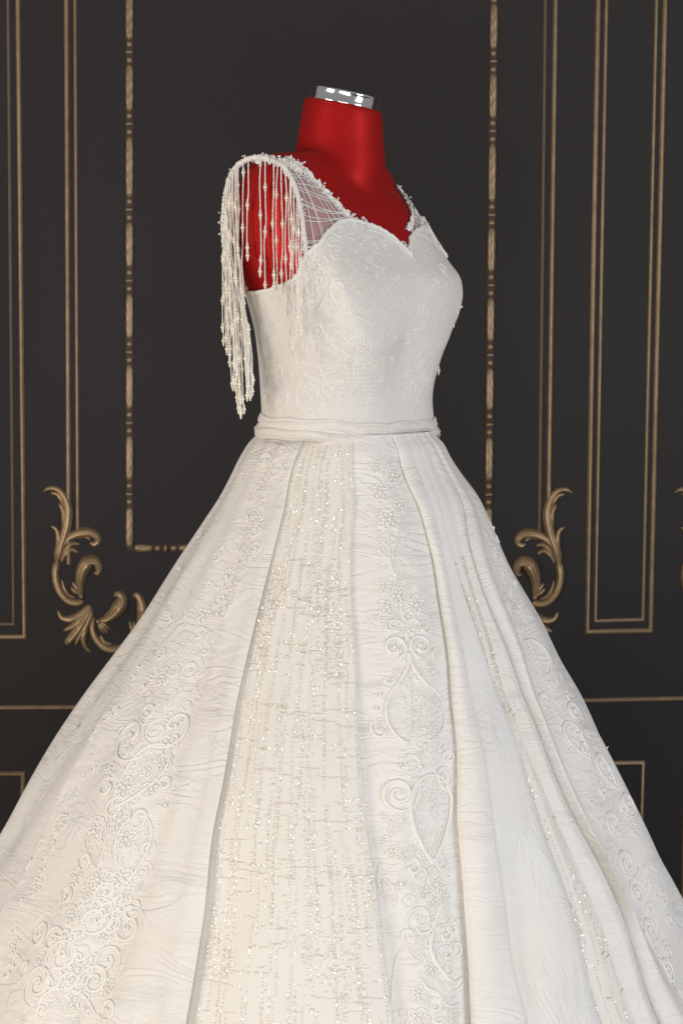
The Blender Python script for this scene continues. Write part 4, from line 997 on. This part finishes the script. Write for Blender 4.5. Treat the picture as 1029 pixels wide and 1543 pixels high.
loop2 = np.concatenate([spline(LOOPB, 40)[::-1], spline(CA, 40)]); o_ = np.argsort(loop2[:, 0])
def ytop(x): return float(np.interp(x, loop2[o_, 0], loop2[o_, 1]))
FR = [(361, 387, (315, 377)), (366.5, 447, (260, 343)), (374.6, 387, (309, 373)), (393, 411, (324, 392)), (401, 431, (282, 349)), (412, 433, (337, 414)), (418, 458, (293, 362, 430)), (425.6, 440, (337, 412)), (432, 474, (298, 390, 450)), (437, 504, (371, 440)), (440, 400, (330,)), (443, 524, (345, 470)), (447.5, 548, (372, 436, 500)), (451, 486, (350, 410)), (455, 500, (396, 452))]
for i, (x, y, c) in enumerate(FR): strand([(x, ytop(x)+2), (x+(.4 if i % 2 else -.6), y)], c, .012+.003*(i % 3), seed=i)
rs = random.Random(21)
for i in range(30):
    xt = rs.uniform(337.5, 359); xe = 337+(xt-337)*2.15+rs.uniform(-5, 4); xe = min(max(xe, 336), 386)
    ye = np.interp(xe, [336, 342, 348, 354, 362, 371, 379, 386], [498, 540, 575, 606, 624, 628, 606, 588])-abs(rs.gauss(0, 28))
    y0 = ytop(xt)+rs.uniform(0, 4); cl = [y for y in np.arange(y0+rs.uniform(25, 60), ye-20, rs.uniform(48, 62))]
    strand([(xt, y0), (xt+rs.uniform(-2, 1), y0+90), (xt+(xe-xt)*.25, 420), (xt+(xe-xt)*.75, 510), (xe, ye)] if ye > 530 else [(xt, y0), (xt-.8, y0+80), (xt+(xe-xt)*.4, ye-60), (xe, ye)], cl, rs.uniform(.006, .026), bead_from=.25, seed=100+i)
for i, (x, y0, y) in enumerate(((612, 372, 470), (622, 372, 500), (632, 376, 520), (641, 380, 500), (648, 385, 540), (655, 392, 520), (660.5, 400, 560))): strand([(x, y0), (x+.5, y)], (y-60,), .008, 1, seed=200+i)

# ------------------------------------------------------------------ loose threads and lace picots at the outline, belt loop
def tuft(p, d, s, seed):
    mb = MB(); q = np.random.default_rng(seed)
    for k in range(4):
        e = np.array(d)+q.normal(size=3)*.5; e /= np.linalg.norm(e); e = e*q.uniform(.3, .9); P = spline([p-e*s*.3, p+e*s*.4+q.normal(size=3)*s*.25, p+e*s*.6+q.normal(size=3)*s*.4], 8); mb.add(*tube(P, .0009, 5))
    return mb.build('lace_picot', M_CORD, gown)
for k, (x, y, d) in enumerate(((267, 856, -1), (240, 902, -1), (244, 896, -1), (137, 1052, -1), (110, 1093, -1), (300, 806, -1), (912, 1133, 1), (860, 1030, 1), (836, 994, 1))):
    a, z = hit_skirt(x+(4 if d < 0 else -4), y, .45); P = np.array([Xz(z)+(Rz(z)+.45*D_of(z))*cos(a), ASP*(Rz(z)+.45*D_of(z))*sin(a), z]); tuft(P, (d, -.1, .25), .008, k)
for k, (x, y) in enumerate(((693, 463), (690, 470), (645, 341), (683, 490), (549, 333), (662, 372))): tuft(hit_body(x-1, y, .005, False), (.9, -.2, .4), .0045, 30+k)
t = np.linspace(0, 1.8*pi, 24); c0 = body_to_world(np.array(-.02), np.array(-.118), np.array(zY(648)))
mb = MB()
for q in range(3): mb.add(*tube(np.array(c0)+np.stack([-.012-.010*np.cos(t)-.002*q, -.03+0*t+.002*np.sin(3*t)+.004*q, .013*np.sin(t)-.003*q], 1), .0022, 7))
mb.build('belt_loop', M_BELT, gown)
mbs = []
for _ in range(70):
    a = random.uniform(-1.3, 1.2); z = random.uniform(zY(655), zY(642)); r = float(radial(np.array(a), np.array(max(z, zY(660))), OFFB))+.0088
    mbs.append(body_to_world(np.array(r*sin(a)), np.array(r*cos(a)), np.array(z-.006)))
V, F = balls(mbs, .0010); o = part('crystal', V, F, M_SEQW, gown, smooth=False); o['kind'] = 'stuff'
